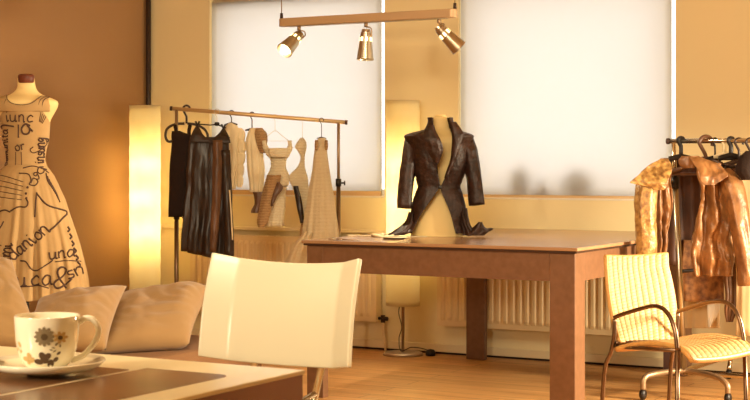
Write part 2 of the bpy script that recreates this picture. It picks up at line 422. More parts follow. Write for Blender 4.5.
# ------------------------------------------------------------------ lights: paper lamps
def paper_lamp(px, D, label, energy, plug):
    c = P(px, 165, D); c.z = 0; s = .101
    t = thing('paper_floor_lamp', label, 'floor lamp', c)
    zb, zt = .30, 1.54
    prof = [(s*(1+.012*math.sin(i*1.9)), zb+(zt-zb)*i/40) for i in range(41)]
    sh = MB().lathe(prof, c, 48).build('lamp_shade', 'paper', t, solid=.001)
    MB().lathe([(0,0),(.122,0),(.122,.010),(.114,.017),(.012,.020),(0,.020)], c, 48).build('base', 'dsteel', t)
    MB().tube([c+Vector((0,0,.018)), c+Vector((0,0,1.2))], .009, 12).build('pole', 'dsteel', t)
    for z in (zb+.004, zt-.004):
        mb = MB().tube([c+Vector((s*.985*math.cos(a), s*.985*math.sin(a), z)) for a in [2*PI*i/32 for i in range(33)]], .002, 6)
        for k in range(3):
            a = 2*PI*k/3; mb.tube([c+Vector((0,0,z)), c+Vector((s*.985*math.cos(a), s*.985*math.sin(a), z))], .0018, 6)
        mb.build('shade_ring', 'dsteel', t)
    for z in (.72, .94, 1.16):
        MB().lathe([(0,z-.03),(.02,z-.02),(.028,z),(.02,z+.022),(0,z+.032)], c+F3*.03, 16).build('light_bulb', 'bulb', t)
        ld = bpy.data.lights.new('bulb_light', 'POINT'); ld.energy = energy; ld.color = (1,.90,.68); ld.shadow_soft_size = .03
        lo = bpy.data.objects.new('bulb_light', ld); COL.objects.link(lo); lo.parent = t; lo.location = R3*.0 + Vector((0,0,z)) - F3*.02
    if plug:
        w = [c+Vector((0,0,.4))-R3*.012]
        w = crom([c+Vector((0,0,.33))-R3*.010, c+Vector((0,0,.26))-R3*.026, c+Vector((0,0,.17))-R3*.008, c+Vector((0,0,.10))-R3*.024, c+Vector((0,0,.028))-R3*.012-F3*.02, c+R3*.05-F3*.03+Vector((0,0,.05)), c+R3*.13+Vector((0,0,.036)), c+R3*.19-F3*.02+Vector((0,0,.012))], 8)
        cb = MB().tube(w, .0028, 8).build('power_cord', 'black', t)
        q = c+R3*.165-F3*.03
        MB().lathe([(0,0),(.03,0),(.032,.02),(.024,.035),(0,.04)], q, 20).build('foot_switch', 'black', cb)
paper_lamp(145, 9.86, 'tall glowing white paper floor lamp in the left corner beside the rack', 3.6, False)
paper_lamp(403, 9.08, 'tall dimmer paper floor lamp standing behind the big table between the windows', 2.2, True)

# ------------------------------------------------------------------ track light
YT = 6.9
def track():
    A = Pv(280, 23.5, YT); B = Pv(457, 12.5, YT); z = (A.z+B.z)/2; A.z = B.z = z
    t = thing('track_light', 'metal ceiling track with three cone spotlights hanging before the windows', 'track light', ((A.x+B.x)/2, YT, z))
    d = .016; hh = .022
    bar = MB()
    n = 16; pts = []
    for k in range(n+1):
        a = PI/2 + PI*k/n; pts.append((A.x+.03+.03*math.cos(a), YT+.03*math.sin(a)))
    for k in range(n+1):
        a = -PI/2 + PI*k/n; pts.append((B.x-.03+.03*math.cos(a), YT+.03*math.sin(a)))
    m = len(pts); vs = [(x,y,z-hh) for x,y in pts]+[(x,y,z+hh) for x,y in pts]
    bar.add(vs, [tuple(range(m))[::-1], tuple(range(m,2*m))]+[(i,(i+1)%m,(i+1)%m+m,i+m) for i in range(m)])
    bar.build('track_rail', 'rail', t, smooth=False, bevel=.004)
    MB().box((A.x+.06, YT-.018, z-hh-.004), (B.x-.06, YT+.018, z-hh)).build('track_channel', 'steel', t, smooth=False)
    for x in (A.x+.01, B.x-.012):
        w = MB().tube([(x, YT, z+hh), (x, YT, ZC)], .0025, 8).build('suspension_cable', 'dsteel', t)
        MB().lathe([(.0,.03),(.008,.03),(.009,0),(0,0)], (x, YT, z+hh), 12).build('cable_grip', 'dbrown', w)
    for (px, py, ax, ay, dd) in ((299, 27, -11, 15, -.12), (366, 26, -1, 28, 0.0), (439, 24, 13, 12.5, .02)):
        p = Pv(px, py, YT); p.z = z-hh; x = p.x
        # small end of the cone and the direction it points in
        top = Vector((x, YT, z-hh-.05))
        if px == 299: dirv = (R3*-.50 - F3*.62 + Vector((0,0,-.62))).normalized()
        elif px == 366: dirv = (R3*-.03 - F3*.06 + Vector((0,0,-1))).normalized()
        else: dirv = (R3*.62 + F3*.05 + Vector((0,0,-.62))).normalized()
        q = dirv.to_track_quat('Z', 'Y').to_matrix()
        k = 1.08
        prof = [(0,-.012),(.022,-.012),(.024,0)]
        z0 = 0
        for i in range(15):
            zz = .004+i*.009; r = .026+.0155*(zz/.13); prof += [(r*k, zz*k), (r*k, (zz+.006)*k), ((r-.0018)*k, (zz+.0065)*k), ((r-.0018)*k, (zz+.0088)*k)]
        prof += [(.043*k, .137*k), (.040*k, .137*k), (.030*k, .05*k), (.02*k,.02*k), (0,.018*k)]
        head = MB().lathe(prof, top, 32, q).build('spotlight_head', 'steel', t, smooth=False)
        MB().lathe([(.0285*k,.028*k),(.0312*k,.030*k),(.0322*k,.048*k),(.030*k,.050*k)], top, 32, q).skip(32).build('light_slots', 'slot', head)
        MB().lathe([(0,.06*k),(.02,.062*k),(.029,.075*k),(.03,.082*k),(0,.086*k)], top, 24, q).build('light_bulb', 'bulb', head)
        br = MB().tube([(x, YT, z-hh), (x, YT, z-hh-.025)], .010, 12)
        s = Vector((1,0,0)) if px != 299 else R3
        br.tube(crom([Vector((x,YT,z-hh-.024)), Vector((x,YT,z-hh-.03))+s*.028, top+s*.034, top+s*.034+dirv*.02], 5), .0035, 8)
        br.tube([top+s*.036+dirv*.02, top+s*.022+dirv*.02], .007, 10)
        br.build('bracket', 'dsteel', head)
        ld = bpy.data.lights.new('spot_beam', 'SPOT'); ld.energy = 26; ld.color = (1,.84,.58); ld.spot_size = math.radians(75); ld.spot_blend = .6; ld.shadow_soft_size = .03
        lo = bpy.data.objects.new('spot_beam', ld); COL.objects.link(lo); lo.parent = t
        lo.location = top + dirv*.16 - Vector(t.location); lo.rotation_mode = 'QUATERNION'; lo.rotation_quaternion = (-dirv).to_track_quat('Z', 'Y')
track()

# ------------------------------------------------------------------ big cutting table
ZTb = .778
def big_table():
    B = Pz(577.5, 248, ZTb); 
    L, W = 1.46, 1.93
    x1, y0 = B.x, B.y; x0, y1 = x1-L, YB-.112
    t = thing('cutting_table', 'large brown square-legged work table before the right window carrying the jacket bust', 'table', ((x0+x1)/2, (y0+y1)/2, 0))
    box('tabletop', 'tabletop', (x0, y0, ZTb-.016), (x1, y1, ZTb), t, bevel=.004)
    box('top_edge_strip', 'edge', (x0+.008, y0+.008, ZTb-.026), (x1-.008, y1-.008, ZTb-.016), t)
    i = .02; w = .124; ah = .13; zb = ZTb-.026-ah; zt = ZTb-.026
    for (a, b, wx, wy) in ((x0+i, y0+i, .095, .05), (x1-i-w, y0+i, w, w), (x0+i+.06, y1-.002-.04, .12, .04), (x1-i-w, y1-.002-w, w, w)):
        box('leg', 'tableleg', (a, b, 0), (a+wx, b+wy, zt), t, bevel=.004)
    e = i+.002
    box('apron', 'tableleg', (x0+i+.095, y0+e, zb), (x1-i-w, y0+e+.025, zt), t)
    box('apron', 'tableleg', (x0+i+.18, y1-e-.025, zb), (x1-i-w, y1-e, zt), t)
    box('apron', 'tableleg', (x0+e, y0+i+.05, zb), (x0+e+.025, y1-i-.03, zt), t)
    box('apron', 'tableleg', (x1-e-.025, y0+i+w, zb), (x1-e, y1-i-w, zt), t)
    return x0, x1, y0, y1
TBX = big_table()
# small things on the table
c = Pz(383, 237, ZTb)
def tape():
    mb = MB()
    for (dx, dy, r, w) in ((-.03,.02,.045,.012), (.0,.0,.05,.010), (.035,.01,.04,.012)):
        pts = [c+Vector((dx+r*math.cos(a)*(1+.06*math.sin(3*a)), dy+r*.9*math.sin(a), .006+.004*math.sin(2*a+dx*40)+abs(dx)*.1)) for a in [2*PI*i/40 for i in range(41)]]
        mb.tube(pts, .006, 8)
    mb.tube(crom([c+Vector((-.06,0,.006)), c+Vector((-.11,-.04,.004)), c+Vector((-.15,0,.005)), c+Vector((-.2,-.02,.004))], 8), .004, 6)
    tag(mb.build('tape_measure', 'white'), 'loosely coiled white tape lying at the left end of the big table', 'tape')
tape()
q = Pz(394, 239, ZTb)
t = thing('pincushion_dish', 'small dark dish with a pale rim beside the white tape on the big table', 'dish', q)
MB().lathe([(0,0),(.05,0),(.062,.008),(.06,.011),(.05,.005),(0,.005)], q, 32).build('dish', 'dbrown', t)
MB().lathe([(.061,.008),(.0645,.011),(.061,.014),(.058,.011),(.061,.008)], q, 32).build('rim', 'white', t)
q = Pz(410, 236.5, ZTb)
mb = MB()
for k in range(3): mb.box((-.09+k*.006,-.05,.0004+k*.0012), (.09-k*.004,.05,.0012+k*.0012), Matrix.Translation(q) @ Matrix.Rotation(.4+k*.15, 4, 'Z'))
tag(mb.build('paper_sheets', 'white', smooth=False), 'few loose pale paper pieces lying left of the dark jacket on the table', 'paper')
q = Pz(343, 240.2, ZTb)
t = thing('scissors', 'small metal scissors near the front left edge of the big table', 'scissors', q)
for sgn in (-1, 1):
    ux = Vector((math.cos(.1+sgn*.16), math.sin(.1+sgn*.16), 0)); uy = Vector((-ux.y, ux.x, 0))
    MB().add([q+ux*-.0+uy*.006+Vector((0,0,.002)), q+ux*.09+Vector((0,0,.002)), q-uy*.006+Vector((0,0,.002)), q+uy*.006+Vector((0,0,.006)), q+ux*.09+Vector((0,0,.004)), q-uy*.006+Vector((0,0,.006))], [(0,1,2),(3,5,4),(0,3,4,1),(1,4,5,2),(2,5,3,0)]).build('blade', 'chrome', t)
    hc = q-ux*.055+uy*sgn*.012+Vector((0,0,.006))
    MB().tube([hc+ux*.02*math.cos(a)+uy*.013*math.sin(a) for a in [2*PI*i/20 for i in range(21)]]+[hc+ux*.02, q+Vector((0,0,.005))], .0035, 8).build('handle', 'chrome', t)

# ------------------------------------------------------------------ jacket on a bust
DJ = (H-ZTb)*F/(236.3-165)
def jacket():
    base = P(438, 236, DJ+.05); base.z = ZTb
    t = thing('tailor_bust', 'cream headless tailor bust standing on the big table under the dark jacket', 'mannequin', base)
    rows = [(116.5,434,447),(119,432.5,448.5),(124,432.5,449),(129,431,450),(133,426,456),(137,415,463),(143,411,467),(155,414,464),(170,419,461),(185,422,457),(200,419,460),(215,414,464),(228,411,467),(236,411,467)]
    zb = P(0, 236.2, DJ+.05).z
    Loft(rows, DJ+.05, depth=.55, maxb=.11, amp=0, wr=0).mesh(48).build('torso', 'form', t)
    MB().lathe([(0,.012),(.028,.010),(.034,0),(.0,-.002)], P(440.5,116.8,DJ+.05), 24, Matrix.Diagonal((1,.75,1)).to_3x3()).build('neck_cap', 'form', t)
    b2 = P(438, 235, DJ); b2.z = ZTb
    j = thing('tailcoat_jacket', 'dark crushed brown jacket with standing collar on the bust on the table', 'jacket', b2)
    rows = [(130.5,422,458,433,450),(133,412,467,434,451),(135.6,405.2,473.2,434,452),(138.5,405.4,472.8,435,452),(143,408.5,470,438.5,452),(150,411,468,441,452),(158,412.5,467,438.5,451.2),(166,413.5,466,437,450),(175,415,464,438,446),(183,417,461,439.5,442),(187,418,460,439,440.5),(192,416,461.5,436,441),(198,414,463,432,443.5),(206,412,465,426,447),(216,411,466,419.5,450.5),(226,409,469,415,453),(233,407,470,412,455)]
    Loft(rows, DJ, depth=.62, maxb=.135, amp=.012, k=(9,17), seed=2, wr=.007).mesh(110).build('body', 'jacket', j, solid=.005)
    rows = [(117.5,428,452.5,432,449),(121,428.5,453,432.5,450),(126,427,456,433,450.5),(131,424,461,434,451),(135,420,463,434.5,452)]
    Loft(rows, DJ, depth=.8, maxb=.085, amp=0, wr=.002).mesh(60).build('collar', 'jacket', j, solid=.006)
    # turned lapels
    sheet([(125,428.5,433.5,0),(132,424,436,-.02),(140,424,440.5,-.035),(148,426,443,-.03),(155,430,441.5,-.02),(163,434,438.5,0)], DJ-.105, 'jacket', j, 'lapel', bulge=.012, seed=3)
    sheet([(122,449.5,456,0),(128,450.5,460,-.01),(135,452,463,-.02),(146,451.7,460,-.025),(160,450.3,455.5,-.02),(178,444.5,447.5,-.01)], DJ-.105, 'jacket', j, 'lapel', bulge=.012, seed=5)
    kk = DJ/F
    def sl(pts, rr, nm):
        p3 = crom([P(x, y, DJ+d) for x, y, d in pts], 6); n = len(p3); rs = [rr[0]+(0) for _ in p3]
        out = []
        for i in range(n):
            f = i/(n-1)*(len(rr)-1); a = int(min(f, len(rr)-2)); out.append((rr[a]+(rr[a+1]-rr[a])*(f-a))*kk)
        return MB().tube(p3, out, 20, cap=False, noi=.14).build(nm, 'jacket', j, solid=.004)
    sl([(411,139,.02),(409.8,150,.0),(408.5,165,-.01),(406.5,185,-.02),(404.8,208.5,-.03)], [5.4,6.4,6.6,6.6,6.3], 'sleeve')
    sl([(467.5,139,.02),(469.5,150,.0),(472,165,-.01),(475.2,185,-.02),(477.5,205,-.03)], [5.3,6.4,6.6,6.6,6.9], 'sleeve')
    # button and long pointed tails that fall on the table top
    MB().lathe([(0,0),(.009,.001),(.010,.004),(.006,.006),(0,.006)], P(440,187,DJ-.12), 16, Vector(-F3).to_track_quat('Z','Y').to_matrix()).build('button', 'black', j)
    sheet([(212,409,416,.02),(222,405,416,-.0),(228,398,414,-.03),(232,392,411,-.05),(235,388,404,-.06)], DJ-.04, 'jacket', j, 'tail', bulge=.02, seed=8, wamp=.006, waves=2)
    sheet([(208,460,467,.02),(217,459,468,0),(225,462,470,-.02),(231,464,474,-.03),(235.5,463,478,-.03)], DJ-.04, 'jacket', j, 'tail', bulge=.02, seed=9, wamp=.006, waves=2)
    sheet([(222,478.5,481.5,.0),(227,474,484,-.01),(231,469,488,-.02),(235.4,465,484,-.03)], DJ-.06, 'jacket', j, 'tail', bulge=.015, seed=11, wamp=.004, waves=2)
    sheet([(228.2,490,493,.0),(230,484,491.5,-.0),(232.5,478,486,-.01),(235,476,483,-.02)], DJ-.03, 'jacket', j, 'tail', bulge=.01, seed=12)
jacket()

# ------------------------------------------------------------------ clothes racks
def hook(mb, p, r, R, drop, thick=False):
    """hook over a rail at p (rail centre, rail radius r) then down by drop"""
    pts = [p + R3*(-R)*.9*math.cos(a)*(-1) + Vector((0,0,R*math.sin(a))) for a in [(-.35+ (PI+.35)*i/14) for i in range(15)]]
    pts = pts[::-1][::-1]
    pts += [p - R3*R*.2 + Vector((0,0,-R*1.3)), p + Vector((0,0,-R*1.9)), p + Vector((0,0,-drop))]
    return mb.tube(crom(pts, 3), thick or .0022, 8)
def hanger(px, yr, D, drop_py, hw, label, m='dbrown', thick=.004, R=.02, slope=.35, loop=False, yaw=0, group=None):
    p = P(px, yr, D); zb = P(px, drop_py, D).z; dr = p.z - zb
    t = thing('clothes_hanger', label, 'hanger', (p.x, p.y, zb-hw*slope-.01), group)
    d = (R3*math.cos(yaw)+F3*math.sin(yaw))
    hook(MB(), p, .01, R, dr, thick*.8).build('hook', m, t)
    c = Vector((p.x, p.y, zb))
    if loop:
        pts = [c-d*hw*.1, c-d*hw*.55-Vector((0,0,.004)), c-d*hw*.95-Vector((0,0,.03)), c-d*hw*1.04-Vector((0,0,.075)), c-d*hw*.9-Vector((0,0,.105)), c-d*hw*.6-Vector((0,0,.10)), c-d*hw*.2-Vector((0,0,.09)), c+d*hw*.4-Vector((0,0,.1)), c+d*hw*.95-Vector((0,0,.1)), c+d*hw*1.05-Vector((0,0,.07)), c+d*hw*.9-Vector((0,0,.035)), c+d*hw*.5-Vector((0,0,.008)), c+d*hw*.05]
        pts = crom(pts, 5)
    else:
        pts = crom([c-d*hw-Vector((0,0,hw*slope)), c-d*hw*.5-Vector((0,0,hw*slope*.5)), c-Vector((0,0,.002)), c+d*hw*.5-Vector((0,0,hw*slope*.5)), c+d*hw-Vector((0,0,hw*slope))], 5)
        pts2 = [c-d*hw-Vector((0,0,hw*slope)), c+d*hw-Vector((0,0,hw*slope))]
    mb = MB().tube(pts, thick, 10)
    if not loop: mb.tube(pts2, thick*.6, 8)
    mb.build('shoulder_bar', m, t)
    return t
DR = 8.78
def left_rack():
    A = P(172, 108.5, 8.76); B = P(345.5, 122.3, 8.80); d = (B-A).normalized()
    t = thing('clothes_rack', 'chrome clothes rail on posts holding dark and cream dresses before the left window', 'clothes rack', P(258, 360, DR) * 1)
    t.location.z = 0; WORLD[t.name] = Vector(t.location)
    MB().tube([A, B], .0115, 16).build('hanging_rail', 'gold', t)
    for e, s in ((A, -1), (B, 1)):
        MB().tube([e+d*s*-.002, e+d*s*.012], .0135, 14).build('rail_cap', 'cap', t)
    for px, py, D_, knob in ((176.5, 109, 8.76, 0), (338.5, 122, 8.80, 1)):
        top = P(px, py, D_); x, y = top.x, top.y; mid = P(px, 183, D_).z
        if px < 200: mid = P(px, 216, D_).z
        MB().tube([(x,y,mid), (x,y,top.z-.006)], .009, 14).build('post', 'dsteel', t)
        po = MB().tube([(x,y,.09), (x,y,mid)], .0125, 14).build('post', 'chairtube', t)
        k = MB().tube([(x,y,mid-.02), (x,y,mid+.025)], .017, 14)
        k.tube([Vector((x,y,mid))+R3*.012, Vector((x,y,mid))+R3*.032], .005, 10).tube([Vector((x,y,mid))+R3*.032+Vector((0,0,-.0)), Vector((x,y,mid))+R3*.040], .014, 12)
        k.build('height_knob', 'black', po)
        a, b = Vector((x,y,.09))-F3*.30, Vector((x,y,.09))+F3*.17
        MB().tube(crom([a-Vector((0,0,.035)), a+F3*.03-Vector((0,0,.0)), Vector((x,y,.095)), b-F3*.03, b-Vector((0,0,.035))], 5), .0125, 12).build('foot_tube', 'dsteel', t)
        for q in (a, b):
            c = MB().lathe([(0,-.018),(.012,-.018),(.024,-.010),(.026,0),(.024,.010),(.012,.018),(0,.018)], (q.x, q.y, .026), 18, Matrix.Rotation(PI/2, 3, 'Y') @ Matrix.Rotation(0,3,'X'))
            c.tube([(q.x, q.y, .026), (q.x, q.y, .062)], .007, 10); c.build('castor', 'black', t)
    a, b = P(176.5, 0, 8.76), P(338.5, 0, 8.80)
    MB().tube([(a.x,a.y,.105), (b.x,b.y,.105)], .0115, 12).build('lower_rail', 'dsteel', t)
left_rack()
def ry(px): return 108.5 + (px-172)/173.5*13.8
hanger(186.5, ry(186), 8.77, 123.5, .118, 'thick dark loop-ended hanger leftmost on the left rack', 'dbrown', .0078, .024, loop=True)
# clip hanger
p = P(217, ry(217), 8.74)
t = thing('clip_hanger', 'dark clip hanger holding the long dark satin dress on the left rack', 'hanger', P(217,130,8.74))
hook(MB(), p, .01, .018, p.z-P(217,122.5,8.74).z, .002).build('hook', 'steel', t)
MB().tube([P(197,124,8.74), P(210,125,8.74), P(217,124.5,8.74), P(226,128,8.74)], .004, 10).build('bar', 'black', t)
MB().lathe([(0,-.012),(.012,-.01),(.016,0),(.012,.01),(0,.012)], P(217,124,8.74), 14).build('hub', 'black', t)
for (x, y) in ((197.5,125), (223.5,128)):
    cl = MB(); q = P(x, y, 8.74)
    for s in (-1, 1): cl.tube([q+R3*s*.012+Vector((0,0,.022)), q+R3*s*-.004+Vector((0,0,-.012))], [.006,.005], 8)
    cl.build('clip', 'black', t)
hanger(231.5, ry(231.5), 8.79, 122.5, .035, 'thin dark hanger carrying the short cream blouse', 'dbrown', .0042, .016)
hanger(252, ry(252), 8.79, 128, .04, 'thin dark hanger carrying the cream sleeve top with dark cuff', 'dbrown', .0042, .016)
hanger(275, ry(275), 8.79, 130.5, .082, 'white wire hanger carrying the striped lace dress', 'white', .0016, .014, slope=.75)
hanger(302.5, ry(302.5), 8.79, 139, .02, 'thin white wire hanger carrying the narrow one-sided top', 'white', .0014, .012, slope=.6)
hanger(321.5, ry(321.5), 8.76, 137, .028, 'short dark hanger carrying the long knitted gown', 'dbrown', .0026, .014, slope=.3)

def garment(name, label, cat, px, py, D): return thing(name, label, cat, P(px, py, D), 'clothes on the left rack')
g = garment('sleeveless_top', 'nearly black sleeveless dress at the far left of the left rack', 'dress', 180, 217, 8.84)
cloth([(131,172,180),(136,171.5,192),(145,172,192),(165,170,190.5),(190,169.5,190),(217,168.8,189.5)], 8.66, 'blackcloth', g, 'body', depth=.3, maxb=.04, amp=.06, seed=1)
for x0_, x1_ in ((175,176),(190,189)):
    MB().tube(crom([P(x0_,125.5,8.69), P(x1_,131,8.67), P(x1_,138,8.66)],5), .011, 10, flat=.5).build('strap', 'blackcloth', g)
g = garment('satin_dress', 'long dark brown satin dress clipped by its straps on the left rack', 'dress', 207, 259, 8.68)
cloth([(137,191,230),(142,189.5,229),(155,187.5,229),(175,186.5,230),(200,185.5,230),(228,183,229),(256,181.5,228)], 8.58, 'satin', g, 'skirt', depth=.2, maxb=.06, amp=.28, k=(8,15), seed=4, wr=.012, seg=120, skew=.03)
sheet([(126,196.3,198.8,.05),(130,193.5,200.5,.02),(135,191,203.5,0),(142,189.5,211,-.01)], 8.54, 'satin', g, 'strap', bulge=.004)
sheet([(129,222.3,224.8,.05),(133,219.5,227,.02),(137,215,229,0),(143,208,230.5,-.01)], 8.54, 'satin', g, 'strap', bulge=.004)
sheet([(140,213,222),(160,212.5,222),(190,212.5,221),(220,211,219),(252,210,216)], 8.505, 'satin2', g, 'front_panel', bulge=.012, seed=4)
sheet([(150,221,230),(180,222,231.5),(215,224,232.5),(257,224,234)], 8.51, 'satin', g, 'side_panel', bulge=.015, seed=6)
MB().tube(crom([P(229.5,190,8.47), P(231,210,8.47), P(232.6,240,8.47)],6), .004, 8, flat=.5).build('piping', 'cream', g)
g = garment('ruffled_blouse', 'short cream blouse with ruffles to the right of the satin dress', 'blouse', 231, 189, 8.78)
cloth([(123,229,232),(126,226,237),(133,223.5,238),(142,225,237),(155,227,237.5),(170,225,237),(189,221,236)], 8.78, 'cream', g, 'body', depth=.5, amp=.22, seed=3, wr=.012, th=.003)
for (x, y, w, h) in ((240,136,5,8), (241,147,5,8), (240.5,158,4.5,8), (240,170,4,8), (239,181,3.5,7)):
    cloth([(y-h,x-w*.5,x+w*.4),(y-h*.5,x-w,x+w),(y,x-w,x+w*1.05),(y+h*.5,x-w*.9,x+w*.9),(y+h*.9,x-w*.5,x+w*.5)], 8.79, 'cream', g, 'ruffle', depth=.5, amp=.2, seed=x, wr=.01, seg=28, th=.003)
g = garment('sleeved_top', 'cream top with a long sleeve ending in a dark cuff on the left rack', 'top', 256, 212, 8.78)
cloth([(128,251,258),(133,248,262),(142,246,263),(155,247,263),(170,248,264),(192,249.5,263.5)], 8.78, 'cream', g, 'body', depth=.5, amp=.16, seed=5, wr=.01)
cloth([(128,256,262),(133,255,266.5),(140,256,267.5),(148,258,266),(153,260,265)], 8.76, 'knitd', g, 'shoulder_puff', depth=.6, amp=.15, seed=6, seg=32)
cloth([(188,252,263.5),(196,254,264),(204,254.5,262),(210,251.5,262.5),(213,251,262)], 8.79, 'satin2', g, 'cuff', depth=.4, amp=.15, seed=7, seg=40)
g = garment('lace_dress', 'striped cream lace dress with an open split hem on the white wire hanger', 'dress', 272, 227, 8.77)
cloth([(151,267.5,287.5),(156,269.5,287),(163,271,285.5),(169,270.5,286),(174,268,288.5),(180,266.5,289),(186,265.5,288)], 8.77, 'knit2', g, 'bodice', depth=.45, amp=.05, seed=1)
for pts in (((264,140.5),(265,146),(268,152),(272,156)), ((289.5,140.5),(290,147),(287.5,153),(284,157))):
    MB().tube(crom([P(x,y,8.73) for x,y in pts],6), [.012]*6+[.017]*7+[.02]*6, 10, flat=.35).build('shoulder_strap', 'knit2', g)
sheet([(148,268,288),(152,268.5,287.5),(157,271,286)], 8.71, 'knit2', g, 'neckline', bulge=.01)
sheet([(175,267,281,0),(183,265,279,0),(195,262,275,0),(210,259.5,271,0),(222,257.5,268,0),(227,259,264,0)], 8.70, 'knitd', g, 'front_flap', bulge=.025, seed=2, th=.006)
cloth([(183,274,287.5),(192,272,286),(205,268,285),(226,264,284)], 8.78, 'knit2', g, 'skirt', depth=.35, amp=.1, seed=4)
sheet([(182,277.5,279.5,0),(188,274.5,283,0),(196,272,277,0),(206,271,273,0)], 8.685, 'satin2', g, 'split_lining', bulge=.005, seed=2)
g = garment('asymmetric_top', 'narrow cream one-sided top with a dark-lined long tail next to the gown', 'top', 300, 223, 8.77)
cloth([(138,300.5,303.5),(142,298,306),(147,295.5,306.5),(150,297.5,306),(156,300.5,304.5),(162,300,304.5),(168,297,305),(174,291,306.5),(178,289,307.5),(186,292,308),(200,297,309),(212,299.5,309.5),(222,300,307.5)], 8.77, 'knit2', g, 'body', depth=.4, amp=.08, seed=8, seg=48)
sheet([(186,293.5,298,0),(200,296,301.5,0),(212,298,303,0),(223,300.5,304,0)], 8.715, 'satin', g, 'lining', bulge=.01, seed=3)
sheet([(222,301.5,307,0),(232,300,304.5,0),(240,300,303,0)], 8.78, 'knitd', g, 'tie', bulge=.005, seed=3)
g = garment('long_gown', 'long pale knitted gown flaring to the floor at the right end of the left rack', 'dress', 318, 290, 8.80)
LG = [(138,318.5,325),(142,316,326.5),(148,315,326.5),(160,313.5,328),(175,311.5,330),(200,307.5,334),(220,304.5,337),(238,302,339.5),(262,297,342),(290,293,346)]
cloth(LG, 8.69, 'knit', g, 'gown', depth=.5, amp=.14, k=(9,16), seed=2, maxb=.085, seg=110)
sheet([(232,303,312,0),(245,294,308,0),(262,286,304,0),(285,283,302,0)], 8.62, 'knit', g, 'train', bulge=.03, seed=5, wamp=.01, waves=2)
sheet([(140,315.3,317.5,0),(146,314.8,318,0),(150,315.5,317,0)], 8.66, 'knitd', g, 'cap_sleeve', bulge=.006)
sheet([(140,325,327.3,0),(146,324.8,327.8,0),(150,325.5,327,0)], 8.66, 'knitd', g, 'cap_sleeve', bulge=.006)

# ---- right rack
VR = 7.27
def right_rack():
    A = Pv(669, 141.2, VR); B = Vector((A.x+1.15, VR, A.z))
    base = Pv(684, 371, VR); 
    t = thing('clothes_rack', 'chrome rolling clothes rack at the right edge behind the wicker chair', 'clothes rack', ((A.x+B.x)/2, VR, 0))
    MB().tube([A, B], .0125, 16).build('hanging_rail', 'chrome', t)
    for e, s in ((A,-1), (B,1)): MB().tube([e+Vector((s*-.002,0,0)), e+Vector((s*.012,0,0))], .0155, 14).build('rail_cap', 'cap', t)
    for k in (0, 1):
        if k == 0: top = Pv(673.5, 141, VR); bot = Pv(684, 370, VR)
        else: top = B-Vector((.04,0,0)); bot = Vector((B.x-.03, VR, .12))
        f = (183-141)/(370-141); mid = top.lerp(bot, f)
        MB().tube([mid, top], .0105, 14).build('post', 'chrome', t)
        po = MB().tube([bot, mid], .0145, 14).build('post', 'steel', t)
        MB().tube([mid-Vector((0,0,.025)), mid+Vector((0,0,.03))], .019, 14).tube([mid+R3*-.01, mid-R3*.04], .008, 10).tube([mid-R3*.036, mid-R3*.05], .015, 12).build('height_knob', 'black', po)
        if k == 0:
            z = .125
            pts = [Pz(643,400,0), Pz(728,404,0)]
            a = pts[0]; b = pts[1]
            ce = bot.copy(); ce.z = z
            arch = [Vector((a.x,a.y,.05)), Vector((a.x,a.y,.10))+(ce-a)*.03, a.lerp(ce,.25)+Vector((0,0,.09)), Vector((ce.x,ce.y,z)), b.lerp(ce,.3)+Vector((0,0,.085)), Vector((b.x,b.y,.09))+(ce-b)*.03, Vector((b.x,b.y,.05))]
            arch = [Vector((v.x,v.y,min(v.z,z))) for v in arch]
            MB().tube(crom(arch, 6), .0145, 12).build('foot_tube', 'dsteel', t)
            r = Pz(729, 379, 0); 
            MB().tube(crom([ce, ce.lerp(Vector((r.x,r.y,z)), .6), Vector((r.x,r.y,.115)), Vector((r.x,r.y,.05))], 6), .013, 12).build('foot_tube', 'chrome', t)
            for q in (a, b, r):
                MB().lathe([(0,-.016),(.014,-.016),(.026,-.009),(.028,0),(.026,.009),(.014,.016),(0,.016)], (q.x,q.y,.028), 18, Matrix.Rotation(PI/2,3,'Y')).tube([(q.x,q.y,.028),(q.x,q.y,.066)], .009, 10).build('castor', 'black', t)
            MB().box((-.022,-.016,-.01), (.022,.016,.085), Matrix.Translation(ce-R3*.075+Vector((0,0,.01)))).build('bracket', 'cap', t, smooth=False)
        else:
            for s in (-1, 1):
                q = Vector((bot.x, VR+s*.25, 0))
                MB().lathe([(0,-.016),(.014,-.016),(.026,-.009),(.028,0),(.026,.009),(.014,.016),(0,.016)], (q.x,q.y,.028), 18, Matrix.Rotation(PI/2,3,'Y')).tube([(q.x,q.y,.028),(q.x,q.y,.066)], .009, 10).build('castor', 'black', t)
            MB().tube(crom([(bot.x,VR-.25,.05),(bot.x,VR-.23,.12),(bot.x,VR,.125),(bot.x,VR+.23,.12),(bot.x,VR+.25,.05)],6), .0145, 12).build('foot_tube', 'dsteel', t)
            lower = MB().tube([Vector((ce0.x,ce0.y,.118)), Vector((bot.x,VR,.118))], .012, 12).build('lower_rail', 'chrome', t)
        if k == 0: ce0 = bot.copy()
right_rack()
def D2(px): return Dv(px, VR)
gr = 'hangers on the right rack'
hanger(681, 141, D2(681), 156, .06, 'thin dark hanger nearest the left post of the right rack, inside the coat', 'black', .013, .016, slope=.25, group=gr)
hanger(706, 143.5, D2(706), 158, .19, 'thick brown hanger with a large round hook on the right rack', 'wood', .012, .036, slope=.42, yaw=-.35, loop=False, group=gr)
hanger(715, 141, D2(715), 156, .05, 'thin dark hanger just right of the large brown hook', 'black', .006, .014, slope=.3, group=gr)
hanger(724, 141, D2(724), 153, .05, 'pale wooden hanger with thin wire hook on the right rack', 'cream', .008, .012, slope=.4, group=gr)
hanger(731, 141, D2(731), 155, .06, 'thin-hooked black hanger left of the dark curved hanger', 'black', .014, .014, slope=.3, group=gr)
